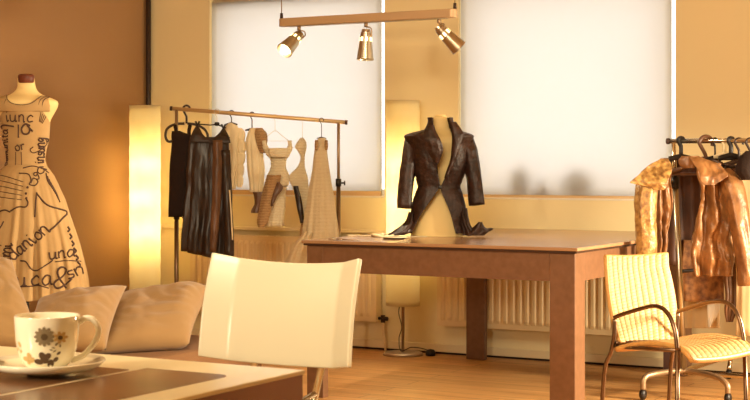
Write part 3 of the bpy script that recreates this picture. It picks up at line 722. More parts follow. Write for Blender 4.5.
hanger(739, 143, D2(739), 160, .12, 'dark hanger with thick curved hook near the right frame edge', 'dbrown', .008, .022, slope=.3, group=gr)
hanger(750, 143, D2(750), 158, .12, 'dark hanger with thick curved hook at the very frame edge', 'dbrown', .008, .022, slope=.3, group=gr)
DG = 7.30
def rg(name, label, cat, px, py, D): return thing(name, label, cat, P(px, py, D), 'clothes on the right rack')
g = rg('metallic_coat', 'shiny gold and bronze coat hanging open at the left end of the right rack', 'coat', 690, 275, DG)
kk = DG/F
BR = [(157,672,706),(161,664,718),(168,657,727),(180,655,729),(200,655.5,730),(230,657,731),(255,660,733),(266,661,733)]
# back of the coat, seen from inside
rr = [(a,b,c) for a,b,c in BR]
Loft([(a,b,c,c-3,c-4) for a,b,c in BR], DG+.07, depth=.3, maxb=.07, amp=.06, seed=4).mesh(10)
sheet([(158,664,704),(170,662,712),(200,661,716),(235,661,718),(265,660,716)], DG+.28, 'lining', g, 'back_panel', bulge=-.03, seed=3, wamp=.012, waves=3)
sheet([(166,652,671),(175,653,671.5),(190,654,672),(215,655,671),(235,656,668),(258,657,666)], DG+.05, 'browncoat', g, 'front_panel', bulge=.012, seed=4, wamp=.012, waves=2.3, wr=.022, n=9)
sheet([(163,697,722),(175,698,727),(190,699.5,730),(210,698,732),(235,694,733),(258,691,734),(276,693,732)], DG+.02, 'browncoat', g, 'front_panel', bulge=.02, seed=7, wamp=.02, waves=2.6, wr=.03, n=9)
def sleeve(pts, rad, m, seed=0):
    p3 = crom([P(x, y, DG+d) for x, y, d in pts], 6); n = len(p3); out = []
    for i in range(n):
        f = i/(n-1)*(len(rad)-1); a = int(min(f, len(rad)-2)); out.append((rad[a]+(rad[a+1]-rad[a])*(f-a))*kk)
    MB().tube(p3, out, 28, cap=False, noi=.15).build('sleeve', m, g, solid=.004)
sleeve([(654,170,.02),(648,180,-.02),(645.5,200,-.05),(645.5,225,-.06),(647,255,-.05)], [6,9.5,10,9.5,10], 'creamgold')
sleeve([(724,172,.02),(731,185,-.02),(737,205,-.04),(742,235,-.06),(746,262,-.06),(748,285,-.06)], [6,10,9.5,9,9,10], 'browncoat')
sheet([(158.5,660,668,.02),(164,651,671,.0),(170,644,672,-.03),(176,638,670,-.05),(180,633,668,-.06),(183,631,667,-.065),(186,645,666,-.06),(190,655,663,-.055)], DG-.03, 'creamgold', g, 'collar', bulge=.0, seed=5, wr=.012, th=.003, n=9)
sheet([(157,691,702,.03),(163,693,716,.0),(170,697,724,-.02),(176,699,728,-.04),(180,700,722,-.045),(185,704,715,-.05)], DG-.05, 'browncoat', g, 'collar', bulge=.0, seed=9, wr=.012, th=.003, n=9)
sheet([(156,682,699,0),(160,679,702,0),(165,680,698,0),(168,684,694,0)], DG+.03, 'browncoat', g, 'neck_band', bulge=.02, seed=9)
g = rg('pale_sheer_dress', 'pale sheer dress hanging behind the coat at the right frame edge', 'dress', 765, 330, 7.45)
cloth([(166,728,760),(175,727,765),(200,731,772),(235,735,780),(280,737,786),(335,737,790)], 7.42, 'sheer', g, 'dress', depth=.25, amp=.2, seed=3, seg=100)
g = rg('black_garment', 'black top high on the right rack under the curved dark hangers', 'top', 752, 172, 7.42)
cloth([(151,746,754),(156,741,762),(163,737,768),(172,736,770),(180,742,768)], 7.25, 'blackcloth', g, 'top', depth=.4, amp=.08, seed=3)
g = rg('patterned_skirt', 'mottled brown patterned skirt below the coat on the right rack', 'skirt', 702, 301, 7.62)
cloth([(240,684,718),(266,681,723),(280,680,724),(301,680,724)], 7.60, 'pattern', g, 'skirt', depth=.2, amp=.12, seed=2)
MB().tube([P(678,271.5,7.50), P(690,270.5,7.50), P(712,268.5,7.50)], .009, 8).build('waistband', 'black', g)
g = rg('cream_slip', 'cream slip with a pointed white hem below the patterned skirt', 'dress', 702, 330, 7.72)
cloth([(255,690,716),(290,686,719),(315,684,719),(328,684,718)], 7.72, 'sheer', g, 'slip', depth=.15, amp=.2, seed=5, seg=100)
sheet([(296,707,719,0),(306,707,720,0),(316,707.5,717,0),(322,708,713,0),(327,708.6,710,0)], 7.63, 'frame', g, 'hem_point', bulge=.01, seed=3)
g = rg('brown_scarf', 'crumpled brown hem hanging behind the right arm of the wicker chair', 'scarf', 731, 322, 7.5)
cloth([(255,724,736),(275,724,738),(295,725.5,738),(310,725,737),(322,727,733)], 7.45, 'satin2', g, 'scarf', depth=.3, amp=.25, seed=5, seg=60)

# ------------------------------------------------------------------ dress form in the corner
DD = 7.4
def dress_form():
    b = P(26, 300, DD); b.z = 0
    t = thing('dress_form', 'cream headless dress form with brown neck cap at the left frame edge', 'mannequin', b)
    rows = [(78,17.6,34.6),(83,17.5,35),(88,17,36),(92,14,38.5),(95,9,43),(98,0,51),(101,-5,57),(105,-6.5,58),(112,-4,55),(120,1,50.5),(135,4,47.5),(150,7,44.5),(165,8,43.5),(180,0,51),(200,-3,55),(215,-2,54)]
    Loft(rows, DD, depth=.55, maxb=.11, amp=0, wr=0).mesh(56).build('torso', 'form', t)
    MB().lathe([(0,.026),(.034,.024),(.043,.016),(.0435,.004),(.042,-.016),(.038,-.02),(0,-.02)], P(26.2,79,DD), 28, Matrix.Diagonal((1,.85,1)).to_3x3()).build('neck_cap', 'formcap', t)
    MB().tube([b+Vector((0,0,.05)), b+Vector((0,0,.95))], .016, 14).build('stand_pole', 'black', t)
    for k in range(3):
        a = 2*PI*k/3+.4; d = Vector((math.cos(a), math.sin(a), 0))
        MB().tube(crom([b+Vector((0,0,.12)), b+d*.1+Vector((0,0,.10)), b+d*.24+Vector((0,0,.012))],5), .010, 10).build('stand_leg', 'black', t)
    # the dress
    g = thing('written_dress', 'sleeveless ecru dress covered in handwriting with a pleated skirt, on the form', 'dress', P(26,292,DD))
    rows = [(107,-1,52),(112,0,51.5),(120,1,50),(130,3,49.5),(140,3.5,48.5),(150,6.5,46),(160,7.5,44.8),(167,5.5,46.5)]
    up = Loft(rows, DD, depth=.71, maxb=.122, amp=.0, wr=.002); 
    # bodice with scooped top: rings follow a neckline
    mb = MB(); seg = 72; vs = []; ring = up.rows
    for row in ring: vs += [up.pt(row, 2*PI*j/seg) for j in range(seg)]
    m = len(ring); mb.add(vs, [(i*seg+j, i*seg+(j+1)%seg, (i+1)*seg+(j+1)%seg, (i+1)*seg+j) for i in range(m-1) for j in range(seg)])
    mb.build('bodice', 'dress', g, solid=.003)
    # straps and yoke beside the neckline
    yk = Loft([(92,14,38.5),(95,9,43),(98,0,51),(101,-5,57),(105,-6.5,58),(112,-4,55),(120,1,50.5)], DD, depth=.55, maxb=.11, amp=0, wr=0)
    top = [(0,106),(1.5,100),(2.8,97.6),(9.5,95.2),(11.5,101),(18,105),(26,106.2),(34,104),(39,100),(42.5,96.2),(48.5,97.4),(50.3,101),(51.5,106)]
    def ytop(x):
        for (a,b),(c_,d_) in zip(top, top[1:]):
            if a <= x <= c_: return b+(d_-b)*(x-a)/(c_-a)
        return 106
    def yoke():
        mb = MB()
        def fn(u, v):
            x = 51.5*u; yt = ytop(x); py = yt+(112-yt)*v; return yk.front(25.7+(x-25.7)*(1-.04*v), py, .006+.006*v)
        mb.grid(fn, 104, 12); mb.build('neckline_yoke', 'dress', g, solid=.004)
    yoke()
    cen = 25.5
    sk = Loft([(165,6,46),(170,2,49.5),(176,-3,54),(184,-7,58),(200,-14,65),(220,-20.5,71.5),(250,-29.5,80.5),(275,-35,86),(290,-37,88),(297,-38.5,89.5)], DD, depth=.75, maxb=.26, amp=.05, k=(24,37), seed=1, wr=.003)
    sk.mesh(220).build('skirt', 'dress', g, solid=.003)
    # handwriting
    G = {'i':[[(0,.55),(.1,0),(.25,.1)],[(.02,.85),(.06,.8)]], 'u':[[(0,.6),(.05,.1),(.25,0),(.45,.15),(.5,.6)],[(.5,.6),(.52,.05),(.65,.05)]],
         'n':[[(0,.6),(.03,0)],[(.03,.4),(.2,.62),(.4,.5),(.43,0),(.55,.05)]], 'c':[[(.5,.5),(.3,.62),(.05,.35),(.15,.02),(.5,.1)]],
         'o':[[(.3,.6),(.05,.4),(.1,.05),(.35,0),(.5,.3),(.3,.6)]], 'm':[[(0,.6),(.03,0)],[(.03,.4),(.15,.6),(.27,.5),(.28,0)],[(.28,.4),(.42,.6),(.55,.45),(.57,0)]],
         't':[[(.15,1),(.15,.1),(.35,.02)],[(0,.65),(.38,.68)]], 'a':[[(.45,.55),(.2,.6),(.02,.3),(.15,0),(.4,.15),(.47,.55)],[(.47,.55),(.48,.05),(.6,.03)]],
         'r':[[(.02,.6),(.05,0)],[(.05,.4),(.2,.6),(.4,.55)]], 's':[[(.4,.55),(.15,.55),(.12,.35),(.38,.22),(.32,.02),(.02,.05)]],
         'g':[[(.42,.5),(.2,.6),(.03,.35),(.2,.1),(.42,.3)],[(.44,.6),(.45,-.25),(.25,-.45),(.02,-.3)]], 'p':[[(.05,.6),(.05,-.45)],[(.05,.4),(.25,.62),(.5,.35),(.3,.02),(.05,.12)]],
         'e':[[(.05,.3),(.45,.38),(.35,.6),(.1,.5),(.05,.15),(.25,0),(.5,.1)]], 'l':[[(.05,0),(.3,.8),(.2,1),(.1,.7),(.15,.05),(.35,.03)]],
         'd':[[(.42,.5),(.2,.6),(.03,.3),(.15,.02),(.4,.15)],[(.5,1.05),(.44,.3),(.48,.02)]],
         'P':[[(.1,1.1),(.12,0)],[(.0,1.0),(.4,1.15),(.55,.8),(.12,.55)]], '9':[[(.8,.9),(.35,1.05),(0,.6),(.15,.15),(.6,.15),(.75,.6),(.5,.95)],[(.7,.7),(1.0,.35)]],
         '&':[[(.5,.0),(.1,.7),(.2,1.0),(.45,.9),(.35,.6),(.0,.25),(.15,0),(.5,.2),(.7,.45)]], ' ':[]}
    mb = MB()
    def stroke(L, pts, r=.0026):
        pp = crom([Vector((x,y,0)) for x,y in pts], 5)
        mb.tube([L.front(p.x, p.y, .003) for p in pp], r*1.25, 5)
    def write(L, s, x, y, size, ang=0, r=.0026, sp=1.15):
        ca, sa = math.cos(ang), math.sin(ang); cx = 0
        for ch in s:
            gl = G.get(ch, []); w = max([p[0] for st in gl for p in st], default=.35)
            for st in gl:
                stroke(L, [(x+(cx+p[0])*size*ca + p[1]*size*sa*-1*-1*0 - (-p[1])*size*sa*-1*-1, y + (cx+p[0])*size*sa*0 - 0) for p in []] or
                       [(x+(cx+a)*size*ca - b*size*sa*-1*-1*(1), y-(cx+a)*size*sa - b*size*ca) for a, b in st] if True else [], r)
            cx += w*sp+.08
    write(up, 'iunc', 10, 121.5, 11, -.05, .0028, 1.15)
    write(up, 'or', 19, 151, 9, .15, .0026)
    write(up, '9', 25.5, 135.5, 10.5, 0, .0038)
    stroke(up, [(4,128.5),(2.5,126.5),(8,125.5),(18,127)], .003); stroke(up, [(22.5,125),(22.3,138)], .003)
    write(up, 'comunita', 9.5, 166, 8, 1.52, .0024, 1.0)
    write(up, 'insung', 44, 163, 7.5, 1.5, .0034, 1.0)
    stroke(up, [(36,147),(33,150),(36,153),(42,150),(47,144),(46.5,138)], .002)
    stroke(up, [(19,152),(19,166)], .0016); stroke(up, [(24.5,152),(25,166)], .0016)
    for i in range(4): stroke(up, [(43.5+i*1.4,113+i*1.2),(42+i*.8,122+i*.6)], .0014)
    for i in range(5): stroke(sk, [(-6,174+i*5.2),(10,176+i*5.2),(29,181.5+i*4.4)], .0016)
    for (x, y) in ((32.8,186.5),(31.8,192.5),(32.4,197)): stroke(sk, [(x,y),(x+.8,y+.5),(x,y+.8)], .005)
    stroke(sk, [(24,173),(33,174),(36,180),(35,184),(40,185),(42,181),(38,178),(36,183)], .0026); stroke(sk, [(27,168),(36,166),(45,169),(50,173)], .0022)
    write(sk, 'g9', 39, 177, 7, .5, .0026)
    for i in range(5): stroke(sk, [(48+i*1.6,173+i*3),(51+i*2,182+i*3),(57+i*1.3,190+i*3)], .0026)
    write(sk, 'Per', 20, 216, 12, 2.2, .0030) if False else None
    write(sk, 'Pelmi', 20, 278, 14, 1.50, .0032, 1.05)
    stroke(sk, [(18,210),(26,206),(33,206),(35,202),(33,198)], .003); stroke(sk, [(1,221),(4,213),(12,209),(18,211)], .003); stroke(sk, [(0,236),(8,228),(12,220)], .003)
    stroke(sk, [(42,192),(41.5,216)], .0034); stroke(sk, [(42,193),(52,204),(66,210),(68,214)], .0036); stroke(sk, [(68,214),(61,224),(56,229)], .0036)
    write(sk, 'danion', 24, 258, 13, .72, .0036, 1.0)
    stroke(sk, [(30,258),(36,259),(44,268),(55,262),(60,258)], .0028)
    write(sk, 'una', 57, 257, 11, .1, .0034, 1.0); stroke(sk, [(62,259.5),(74,259),(84,261)], .0022)
    write(sk, 'uca', 28, 283, 15, .05, .0036, 1.25); stroke(sk, [(26,283),(40,282.5),(50,282),(57,285)], .0026)
    write(sk, '&', 62, 285, 20, -.05, .0042)
    write(sk, 'sn', 74, 277, 13, .35, .0036)
    for i in range(6): stroke(sk, [(70+i*2,226+i*7),(71.5+i*2.1,229+i*7),(70.6+i*2.1,231+i*7)], .004)
    write(sk, 'rn', 17, 290, 9, 0, .003)
    mb.build('handwriting', 'ink', g)
    stv = MB()
    def st2(L, pts, r): 
        pp = crom([Vector((x,y,0)) for x,y in pts], 5); stv.tube([L.front(p.x, p.y, .010) for p in pp], r, 5)
    st2(yk, [(9.8,95.5),(12,100),(17,104),(26,105.6),(35,104),(40,100),(42.5,96)], .0016)
    st2(yk, [(49,97),(46,101),(44.5,108)], .0024); st2(yk, [(46,96.5),(43,101),(41,108)], .0018); st2(yk, [(2,97.5),(2.6,103),(2.8,109)], .003); st2(yk, [(10.5,100),(9,105),(8.5,109)], .0014)
    stv.build('neck_binding', 'ink', g)
dress_form()

# ------------------------------------------------------------------ daybed and pillows
def daybed():
    x0, x1, y0, y1 = -4.6, Pz(203,350,.455).x, 4.10, 5.02
    t = thing('daybed', 'low brown covered daybed behind the near table holding three pillows', 'daybed', ((x0+x1)/2, (y0+y1)/2, 0))
    mb = MB()
    def bx(n, a, b, m, bev): box(n, m, a, b, t, bevel=bev)
    bx('mattress', (x0, y0, .27), (x1, y1, .455), 'sofa', .035)
    bx('frame', (x0+.02, y0+.02, .13), (x1-.02, y1-.02, .27), 'sofa', .01)
    for x in (x0+.06, x1-.11):
        for y in (y0+.06, y1-.11): bx('leg', (x,y,0), (x+.05,y+.05,.13), 'dbrown', .004)
daybed()
def pillow(label, BL, BR_, TR, TL, th, seed):
    mb = MB(); n = 38
    nr = (BR_-BL).cross(TL-BL).normalized()
    def f(u, v, s):
        x = 2*u-1; y = 2*v-1
        pu = u + .035*x*-1*(1-abs(y)**2.2)*abs(x)**2; pv = v + .035*y*-1*(1-abs(x)**2.2)*abs(y)**2
        e = (max(0,1-abs(x)**2.8)*max(0,1-abs(y)**2.8))**.5
        q = BL.lerp(BR_, pu).lerp(TL.lerp(TR, pu), pv)
        d = s*th/2*e + noise.noise(Vector((x*1.5+seed, y*1.5, s*.7)))*.02*e
        d += (abs(noise.noise(Vector((x*2.4+seed+y, y*3.2+3, s))))-.15)*.014*e*s
        r = q + nr*d; r.z = max(r.z, .458); return r
    mb.grid(lambda u,v: f(u,v,1), n, n); mb.grid(lambda u,v: f(u,v,-1), n, n)
    ob = mb.build('pillow', 'pillow')
    bm = bmesh.new(); bm.from_mesh(ob.data); bmesh.ops.remove_doubles(bm, verts=bm.verts, dist=.0005); bmesh.ops.recalc_face_normals(bm, faces=bm.faces); bm.to_mesh(ob.data); bm.free()
    for p in ob.data.polygons: p.use_smooth = True
    tag(ob, label, 'pillow', 'pillows on the daybed')
pillow('pillow lying flattest, nearest the white chair', P(84,354,5.42), P(189,345,5.62), P(212,287,6.02), P(112,299,5.97), .16, 1)
pillow('middle pillow behind the cup with its corner pointing right', P(14,350,5.10), P(106,350,5.20), P(127,286,5.68), P(38,300,5.60), .13, 5)
pillow('upright pillow cut by the left frame edge', P(-52,350,4.75), P(47,350,4.80), P(12,260,5.15), P(-50,250,5.2), .13, 9)

# ------------------------------------------------------------------ near table with cup
ZN = .78
def near_table():
    Bc = Pz(305, 370, ZN); x1, y1 = Bc.x, Bc.y; x0, y0 = x1-1.55, y1-1.9
    x0 = max(x0, -3.4)
    t = thing('dining_table', 'near white-edged table with dark inlaid top at the lower left', 'table', ((x0+x1)/2, (y0+y1)/2, 0))
    box('tabletop', 'white', (x0, y0, ZN-.008), (x1, y1, ZN), t, bevel=.002)
    box('side_panel', 'side', (x0+.003, y0+.003, ZN-.14), (x1-.003, y1-.003, ZN-.008), t)
    for (a, b) in ((x0+.003,y0+.003),(x1-.063,y0+.003),(x0+.003,y1-.063),(x1-.063,y1-.063)):
        box('leg', 'side', (a,b,0), (a+.06,b+.06,ZN-.14), t, bevel=.003)
    # dark inlay: split by a thin pale strip that runs along the table
    bw = .115
    c1 = Pz(233, 375.5, ZN); xi1, yi1 = c1.x, c1.y
    ln = Pz(100, 376.5, ZN).x
    def inl(xa, xb, ya, yb, ra):
        pts = []
        for (cx, cy, a0, r) in ((xb-ra, yb-ra, 0, ra), (xa+.004, yb-.004, PI/2, .004), (xa+.004, ya+.004, PI, .004), (xb-.004, ya+.004, 3*PI/2, .004)):
            for k in range(9): a = a0+PI/2*k/8; pts.append((cx+r*math.cos(a), cy+r*math.sin(a)))
        m = len(pts); z0, z1 = ZN-.002, ZN+.0006
        MB().add([(x,y,z0) for x,y in pts]+[(x,y,z1) for x,y in pts], [tuple(range(m))[::-1], tuple(range(m,2*m))]+[(i,(i+1)%m,(i+1)%m+m,i+m) for i in range(m)]).build('inlay', 'inlay', t, smooth=False)
    inl(ln+.006, xi1, y0+.3, yi1, .03)
    inl(x0+.12, ln-.006, y0+.3, yi1-.03, .01)
near_table()
cup_c = Pz(47, 374, ZN)
def cup():
    DC = (H-ZN)*F/(374-165); k = DC/F
    s = cup_c + Vector((0,0,.0006))
    Rs = 58*k
    t = thing('saucer', 'white porcelain saucer with leaf decoration under the cup', 'saucer', s)
    zr = H-(361-165)*DC/F - s.z
    MB().lathe([(0,.004),(.026,.004),(.028,0),(.034,0),(.036,.005),(Rs*.62,.007),(Rs*.87,.40*zr+.002),(Rs,zr),(Rs*.985,zr+.0025),(Rs*.84,.5*zr+.008),(Rs*.6,.013),(.034,.0095),(0,.009)], s, 72).build('dish', 'porc', t)
    def sau(a, r):
        rr_ = r/Rs; za_ = .5*zr+.008; z = (.013+(za_-.013)*max(0,(rr_-.6)/.24) if rr_ < .84 else za_+(zr+.0025-za_)*(rr_-.84)/.145) + .0008
        return s + Vector((r*math.cos(a), r*math.sin(a), z))
    mb = MB(); base_a = math.atan2(R3.y, R3.x)
    for (a, r, L, w) in ((.12,Rs*.84,.013,.13),(-.18,Rs*.8,.011,.12),(.42,Rs*.86,.010,.11),(-.02,Rs*.70,.010,.13),(.28,Rs*.72,.008,.1),(3.0,Rs*.84,.012,.13),(3.3,Rs*.8,.010,.12)):
        a += base_a; cp = sau(a, r); vs = [cp+Vector((0,0,.0006))]
        for i in range(12):
            an = 2*PI*i/12; vs.append(sau(a+w*.8*math.sin(an), r+L*.7*math.cos(an))+Vector((0,0,.0006)))
        mb.add(vs, [(0,1+i,1+(i+1)%12) for i in range(12)])
    mb.build('leaf_decoration', 'fl1', t)
    # cup
    b = s+Vector((0,0,.0105))
    h = (H-(315-165)*DC/F) - b.z; R = 32.5*k
    c = thing('coffee_cup', 'white porcelain cup with flower decoration on the near table', 'cup', b)
    prof = [(.0,.003),(R*.52,.003),(R*.55,0),(R*.60,0),(R*.61,.004),(R*.70,h*.08),(R*.81,h*.2),(R*.895,h*.36),(R*.945,h*.55),(R*.975,h*.78),(R*.995,h*.985),(R*.985,h),(R*.965,h*.99),(R*.93,h*.78),(R*.89,h*.55),(R*.85,h*.36),(R*.75,h*.2),(R*.5,h*.1),(0,h*.09)]
    MB().lathe(prof, b, 72).build('bowl', 'porc', c)
    out = [(r, z) for r, z in prof[4:11]]
    def rad(z):
        for (r0,z0_),(r1,z1_) in zip(out, out[1:]):
            if z0_ <= z <= z1_: return r0+(r1-r0)*(z-z0_)/(z1_-z0_)
        return out[-1][0]
    dr = (R3*1.0 + F3*.12).normalized()
    hp = [b+dr*(rad(h*.84)-.003)+Vector((0,0,h*.84)), b+dr*(R*1.15)+Vector((0,0,h*.93)), b+dr*(R*1.40)+Vector((0,0,h*.90)), b+dr*(R*1.56)+Vector((0,0,h*.72)), b+dr*(R*1.50)+Vector((0,0,h*.54)), b+dr*(R*1.28)+Vector((0,0,h*.34)), b+dr*(R*1.02)+Vector((0,0,h*.20)), b+dr*(rad(h*.14)-.002)+Vector((0,0,h*.13))]
    MB().tube(crom(hp, 7), .0052, 12).build('handle', 'porc', c)
    # flowers wrapped on the bowl: centres in photo pixels
    a0 = math.atan2(-F3.y, -F3.x)
    def on(px, py, off=.0005):
        z = (H-(py-165)*(DC)/F) - b.z; z = max(.004, min(h*.97, z)); r = rad(z); x = (px-47)*k
        an = math.asin(max(-.98, min(.98, x/r)))
        return b + (-F3*math.cos(an)+R3*math.sin(an))*(r+off) + Vector((0,0,z))
    def blob(mb, px, py, rx, ry_, rot=0, off=.0006, n=14):
        vs = [on(px, py, off)]
        for i in range(n):
            a = 2*PI*i/n; x = rx*math.cos(a); y = ry_*math.sin(a)
            vs.append(on(px+x*math.cos(rot)-y*math.sin(rot), py+x*math.sin(rot)+y*math.cos(rot), off))
        mb.add(vs, [(0,1+i,1+(i+1)%n) for i in range(n)])
    m1, m2, m3, m4, m5, m6 = MB(), MB(), MB(), MB(), MB(), MB()
    m4b = MB()
    for i in range(12):
        a = 2*PI*i/12; blob(m1, 51+6.3*math.cos(a), 333.3+6.1*math.sin(a), 3.8, 1.9, a, .0006+.0001*(i%3))
    blob(m1, 51, 333.3, 5, 5, 0, .0005); blob(m4, 51, 333.5, 3.3, 3.3, 0, .0012)
    for i in range(7):
        a = 2*PI*i/7; blob(m3, 65.5+3.6*math.cos(a), 334.6+3.6*math.sin(a), 2.8, 1.6, a, .0007)
    blob(m4b, 65.3, 334.8, 2.1, 2.1, 0, .0012)
    for (x,y,rx,ry_,ro) in ((48.5,352.5,4.2,3.3,1.2),(53.5,353,4,2.8,2.3),(44.5,358.5,4.5,3,.2),(55.5,360.5,4.3,3,1.9),(50,357.5,4.5,3,0),(60.5,356.5,1.8,3,.7),(63.5,350.3,1.2,2.2,.8)): blob(m2, x,y,rx,ry_,ro)
    for (x,y,rx,ry_,ro) in ((35,353,3.6,2.4,1.3),(31,356,3.2,2.4,.2),(38,357,3.2,2.2,2.2),(34,359,3,2,1.6),(24.5,342,3,1.6,1.2),(22.5,347,2,1.3,.5),(26,349,2,1.2,2)): blob(m5, x,y,rx,ry_,ro)
    for (x,y,rx,ry_,ro) in ((62,341,1,2,.6),(59,344.5,1.6,.8,.2),(65,343,.9,1.5,0),(60,348,.7,1.8,1),(57,346.5,1.5,.8,.2)): blob(m6, x,y,rx,ry_,ro)
    m1.build('grey_flower', 'fl1', c); m2.build('dark_leaves', 'fl2', c); m3.build('ochre_flower', 'fl3', c); m4.build('flower_centre', 'fl4', c); m4b.build('flower_centre', 'fl4', c); m5.build('ochre_leaves', 'fl3', c); m6.build('small_buds', 'fl1', c)
cup()

# ------------------------------------------------------------------ white chair
def white_chair():
    # back panel through four measured corners; right side nearer, leaning away at the top
    TL, TR, BR_, BL = P(212.5,254,4.86), P(360.5,260,4.58), P(349.5,368.5,4.50), P(198.5,357,4.78)
    TL, TR, BR_, BL = [q + R3*.010 for q in (TL, TR, BR_, BL)]
    base = (BL+BR_)/2; base.z = 0
    t = thing('plastic_chair', 'cream white plastic-backed chair with steel legs behind the near table', 'chair', base)
    nrm = (TR-TL).cross(BL-TL).normalized()
    if nrm.dot(F3) > 0: nrm = -nrm              # towards the viewer
    def dep(u):
        x = abs(2*u-1)
        if x > .70: return .012 + (x-.70)*.16
        return .012*(x/.70)**2
    prof = [(i/48) for i in range(49)]
    mb = MB()
    def fn(u, v): 
        top = TL.lerp(TR, u) - Vector((0,0,.012*math.sin(PI*u))); bot = BL.lerp(BR_, u) - Vector((0,0,.003*math.sin(PI*u)))
        return bot.lerp(top, v) - nrm*(.04-dep(u)) + nrm*(.012*math.sin(PI*v))
    mb.grid(fn, 49, 14)
    ob = mb.build('backrest', 'plastic', t, solid=.016, bevel=.004)
    d = (BR_-BL).normalized(); d.z = 0; d.normalize(); f = Vector((d.y, -d.x, 0))
    if f.dot(F3) > 0: f = -f                    # chair front, towards the viewer
    sc = (BL+BR_)/2 + f*.27; sc.z = .405
    mb = MB()
    def sf(u, v):
        x = (u-.5)*.40; y = v*.40-.18
        return sc + d*x + f*y + Vector((0,0, .012*(2*u-1)**2 - .05*max(0,(v-.85)/.15)**2 + .02*max(0,(.15-v)/.15)))
    mb.grid(sf, 20, 20); mb.build('seat', 'plastic', t, solid=.016, bevel=.004)
    for s in (-1, 1):
        up = (BL+BR_)/2 + d*s*.125 - nrm*.072
        p_hi = up + (TL-BL).normalized()*.10 - nrm*.004; p_lo = up + f*.02; p_lo.z = .42
        foot = up + f*.24; foot.z = .0
        MB().tube([up + (up-foot).normalized()*.05, up.lerp(foot,.5), foot], .0125, 14).build('leg', 'chrome', t)
        fr = sc + d*s*.17 + f*.17; ff = fr + f*.04; ff.z = 0; fr.z = .39
        MB().tube([fr, ff], .0125, 14).build('leg', 'chrome', t)
        MB().tube([up.lerp(foot,.14), Vector((fr.x,fr.y,.387))], .010, 12).build('seat_rail', 'chrome', t)
white_chair()

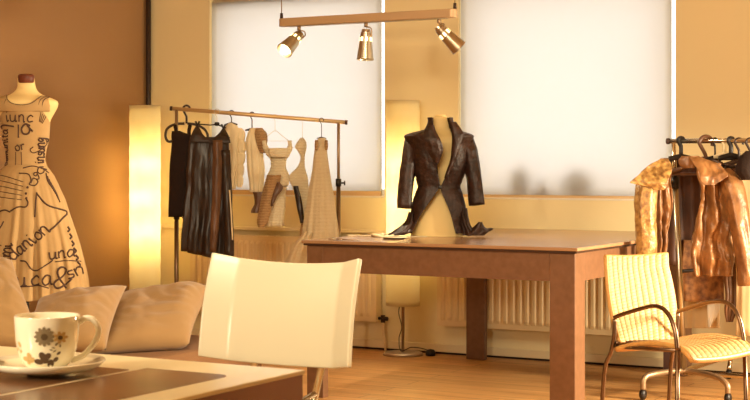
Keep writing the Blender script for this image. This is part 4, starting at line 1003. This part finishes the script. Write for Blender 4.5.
# ------------------------------------------------------------------ wicker armchair
def wicker():
    Dn = 5.75
    # floor frame of the chair: width direction w (near to far) and depth direction f (back to front)
    RN, RF, FN, FF = P(614,0,5.85), P(676,0,6.15), P(679,0,5.45), P(745,0,5.78)
    for p in (RN,RF,FN,FF): p.z = 0
    base = (RN+FF)/2
    t = thing('wicker_armchair', 'woven rattan armchair with bent steel tube arms and legs at the right', 'armchair', base)
    def zy(px, py, D): return H-(py-165)*D/F
    # back panel corners
    BLo, BRo = P(620,343,5.86), P(675,341,6.12)
    TLo, TRo = P(606.5,256,6.05), P(667.5,253.5,6.30)
    def weave(fn, nu, nv, ns, nh, amp):
        mb = MB()
        def g2(u, v):
            p, n = fn(u, v)
            s = abs(math.sin(PI*ns*u)); hw = math.sin(PI*nh*v + (PI if int(ns*u)%2 else 0))
            return p + n*(amp*1.5*s**.4 + amp*.16*hw*s)
        mb.grid(g2, nu, nv); return mb
    def nrm_of(a, b, c): return (b-a).cross(c-a).normalized()
    nb = nrm_of(BLo, BRo, TLo); nb = nb if nb.dot(F3) < 0 else -nb
    def bf(u, v):
        q = BLo.lerp(BRo, u).lerp(TLo.lerp(TRo, u), v)
        q = q + nb*(-.02*math.sin(PI*v)) + nb*(-.018*math.sin(PI*u)) + nb*(-.03*max(0,v-.7)**1.5)
        # back panel is wider at mid height on the far side
        q = q + (BRo-BLo).normalized()*(.045*math.sin(PI*min(1,v*1.15))*u)
        return q, nb
    M['weave'] = weave_mat
    weave(bf, 180, 130, 11, 56, .006).build('backrest', 'weave', t, solid=.006)
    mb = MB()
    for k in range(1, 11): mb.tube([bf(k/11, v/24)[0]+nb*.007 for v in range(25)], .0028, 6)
    mb.build('groove_shade_lines', 'rattan_g', t)  # dark lines put the shade between the back's canes into colour
    edge = [bf(0,v/20)[0] for v in range(21)] + [bf(u/12,1)[0] for u in range(1,13)] + [bf(1,1-v/20)[0] for v in range(1,21)]
    MB().tube(edge, .009, 10).build('back_rim', 'rattan_d', t)
    # seat
    S0, S1, S2, S3 = BLo+Vector((0,0,.0)), BRo+Vector((0,0,.0)), P(752,344,5.76), P(692,352,5.42)
    S0 = P(617,349,5.84)
    up = Vector((0,0,1))
    def sf(u, v):
        q = S0.lerp(S1, u).lerp(S3.lerp(S2, u), v)
        q = q + up*(.026*math.sin(PI*v)-.008*math.sin(PI*u)) - up*(.03*max(0,(v-.85)/.15)**2)
        return q, up
    weave(sf, 170, 130, 12, 56, .005).build('seat', 'weave', t, solid=.006)
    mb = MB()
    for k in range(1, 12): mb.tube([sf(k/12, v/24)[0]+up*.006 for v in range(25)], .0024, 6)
    mb.build('groove_shade_lines', 'rattan_g', t)  # same painted groove shade on the seat
    edge = [sf(0,v/20)[0] for v in range(21)] + [sf(u/12,1)[0] for u in range(1,13)] + [sf(1,1-v/20)[0] for v in range(1,21)] + [sf(1-u/12,0)[0] for u in range(1,12)]
    MB().tube(edge + [edge[0]], .011, 10).build('seat_rim', 'rattan_d', t)
    r = .0085
    # near side
    near = [P(600,0,5.9), P(604,375,5.88), P(611,352,5.86), P(614.2,335,5.85), P(614.5,319,5.85)]
    near[0].z = 0
    a = crom(near, 6)
    MB().tube(a, r, 12).build('leg', 'chairtube', t)
    arm = crom([P(614.5,317.5,5.85), P(622,314.5,5.82), P(640,309,5.72), P(654,306,5.62), P(664,309.5,5.55), P(671,319,5.5), P(675.5,333,5.47), P(677.3,350,5.46)], 6)
    MB().tube(arm, r, 12).build('armrest', 'chairtube', t)
    q = P(677.3,350,5.46); q0 = P(677.5,0,5.46); q0.z = 0
    MB().tube([q, q0], r, 12).build('leg', 'chairtube', t)
    arm = crom([P(678,311.5,6.12), P(690,307.5,6.05), P(707,302.5,5.97), P(722,301.5,5.9), P(732,306.5,5.86), P(739,318,5.82), P(743,335,5.8), P(744.5,350,5.79)], 6)
    MB().tube(arm, r, 12).build('armrest', 'chairtube', t)
    q = P(744.5,350,5.79); q0 = P(748,0,5.78); q0.z = 0
    MB().tube([q, q0], r, 12).build('leg', 'chairtube', t)
    q = P(678,311.5,6.12); m1 = P(676,341,6.12); m2 = P(671,365,6.14); q0 = P(667,0,6.15); q0.z = 0
    MB().tube(crom([q, m1, m2, q0], 6), r, 12).build('leg', 'chairtube', t)
    # cross tubes carrying the seat
    MB().tube([P(616,343,5.85), P(676,341,6.12)], r, 12).tube([P(677.3,350,5.46), P(744.5,350,5.79)], r, 12).tube([P(616,343,5.85)-up*.015, P(677.3,350,5.46)-up*.002], r*.9, 12).tube([P(676,341,6.12)-up*.012, P(744.5,350,5.79)-up*.004], r*.9, 12).build('seat_frame', 'chairtube', t)
def mk_weave():
    m = mat('rattan_weave', (232,194,122), .6); return m
weave_mat = mat('rattan_weave', (198,158,98), .6, noise_s=60, rgb2=(180,138,78))
wicker()

# ------------------------------------------------------------------ world, lights, camera
w = bpy.data.worlds.new('daylight'); SC.world = w; w.use_nodes = True
bg = w.node_tree.nodes['Background']; bg.inputs[0].default_value = (1.0, .975, .95, 1); bg.inputs[1].default_value = 1.72
def area(name, loc, target, size, energy, color, sy=None):
    ld = bpy.data.lights.new(name, 'AREA'); ld.energy = energy; ld.color = color; ld.size = size
    if sy: ld.shape = 'RECTANGLE'; ld.size_y = sy
    o = bpy.data.objects.new(name, ld); COL.objects.link(o); o.location = loc
    o.rotation_mode = 'QUATERNION'; o.rotation_quaternion = (Vector(loc)-Vector(target)).to_track_quat('Z', 'Y'); return o
WARM = (1, .83, .58)
kl = area('lamp_right_back', (-.2, 6.9, 1.05), (-2.5, 5.9, .35), .4, 75, WARM); kl.data.spread = math.radians(110)
area('fill_front', (-1.8, 2.7, 2.65), (-3.2, 6.6, .9), 1.2, 125, WARM)  # unseen fill added to light the rack and white chair frontally
area('fill_left', (-5.2, 2.0, 2.65), (-4.0, 4.5, .5), .9, 7, WARM)  # weak unseen fill added for the left side
area('cup_fill', (-2.6, .1, 1.7), (-1.7, 2.3, .85), .35, 48, WARM)  # unseen fill added to brighten the cup and near table
cam = bpy.data.cameras.new('camera'); co = bpy.data.objects.new('camera', cam); COL.objects.link(co)
co.location = (0, 0, H); co.rotation_euler = (PI/2, 0, TH)
cam.sensor_width = 36; cam.lens = 36*F/750; cam.shift_y = (165-200)/750
cam.dof.use_dof = True; cam.dof.focus_distance = 7.6; cam.dof.aperture_fstop = 18
cam.clip_start = .05; cam.clip_end = 60
SC.camera = co
vs_ = SC.view_settings; vs_.view_transform = 'Standard'; vs_.look = 'None'; vs_.gamma = 1; vs_.use_curve_mapping = False; vs_.exposure = .5
SC.cycles.max_bounces = 6; SC.cycles.use_denoising = True
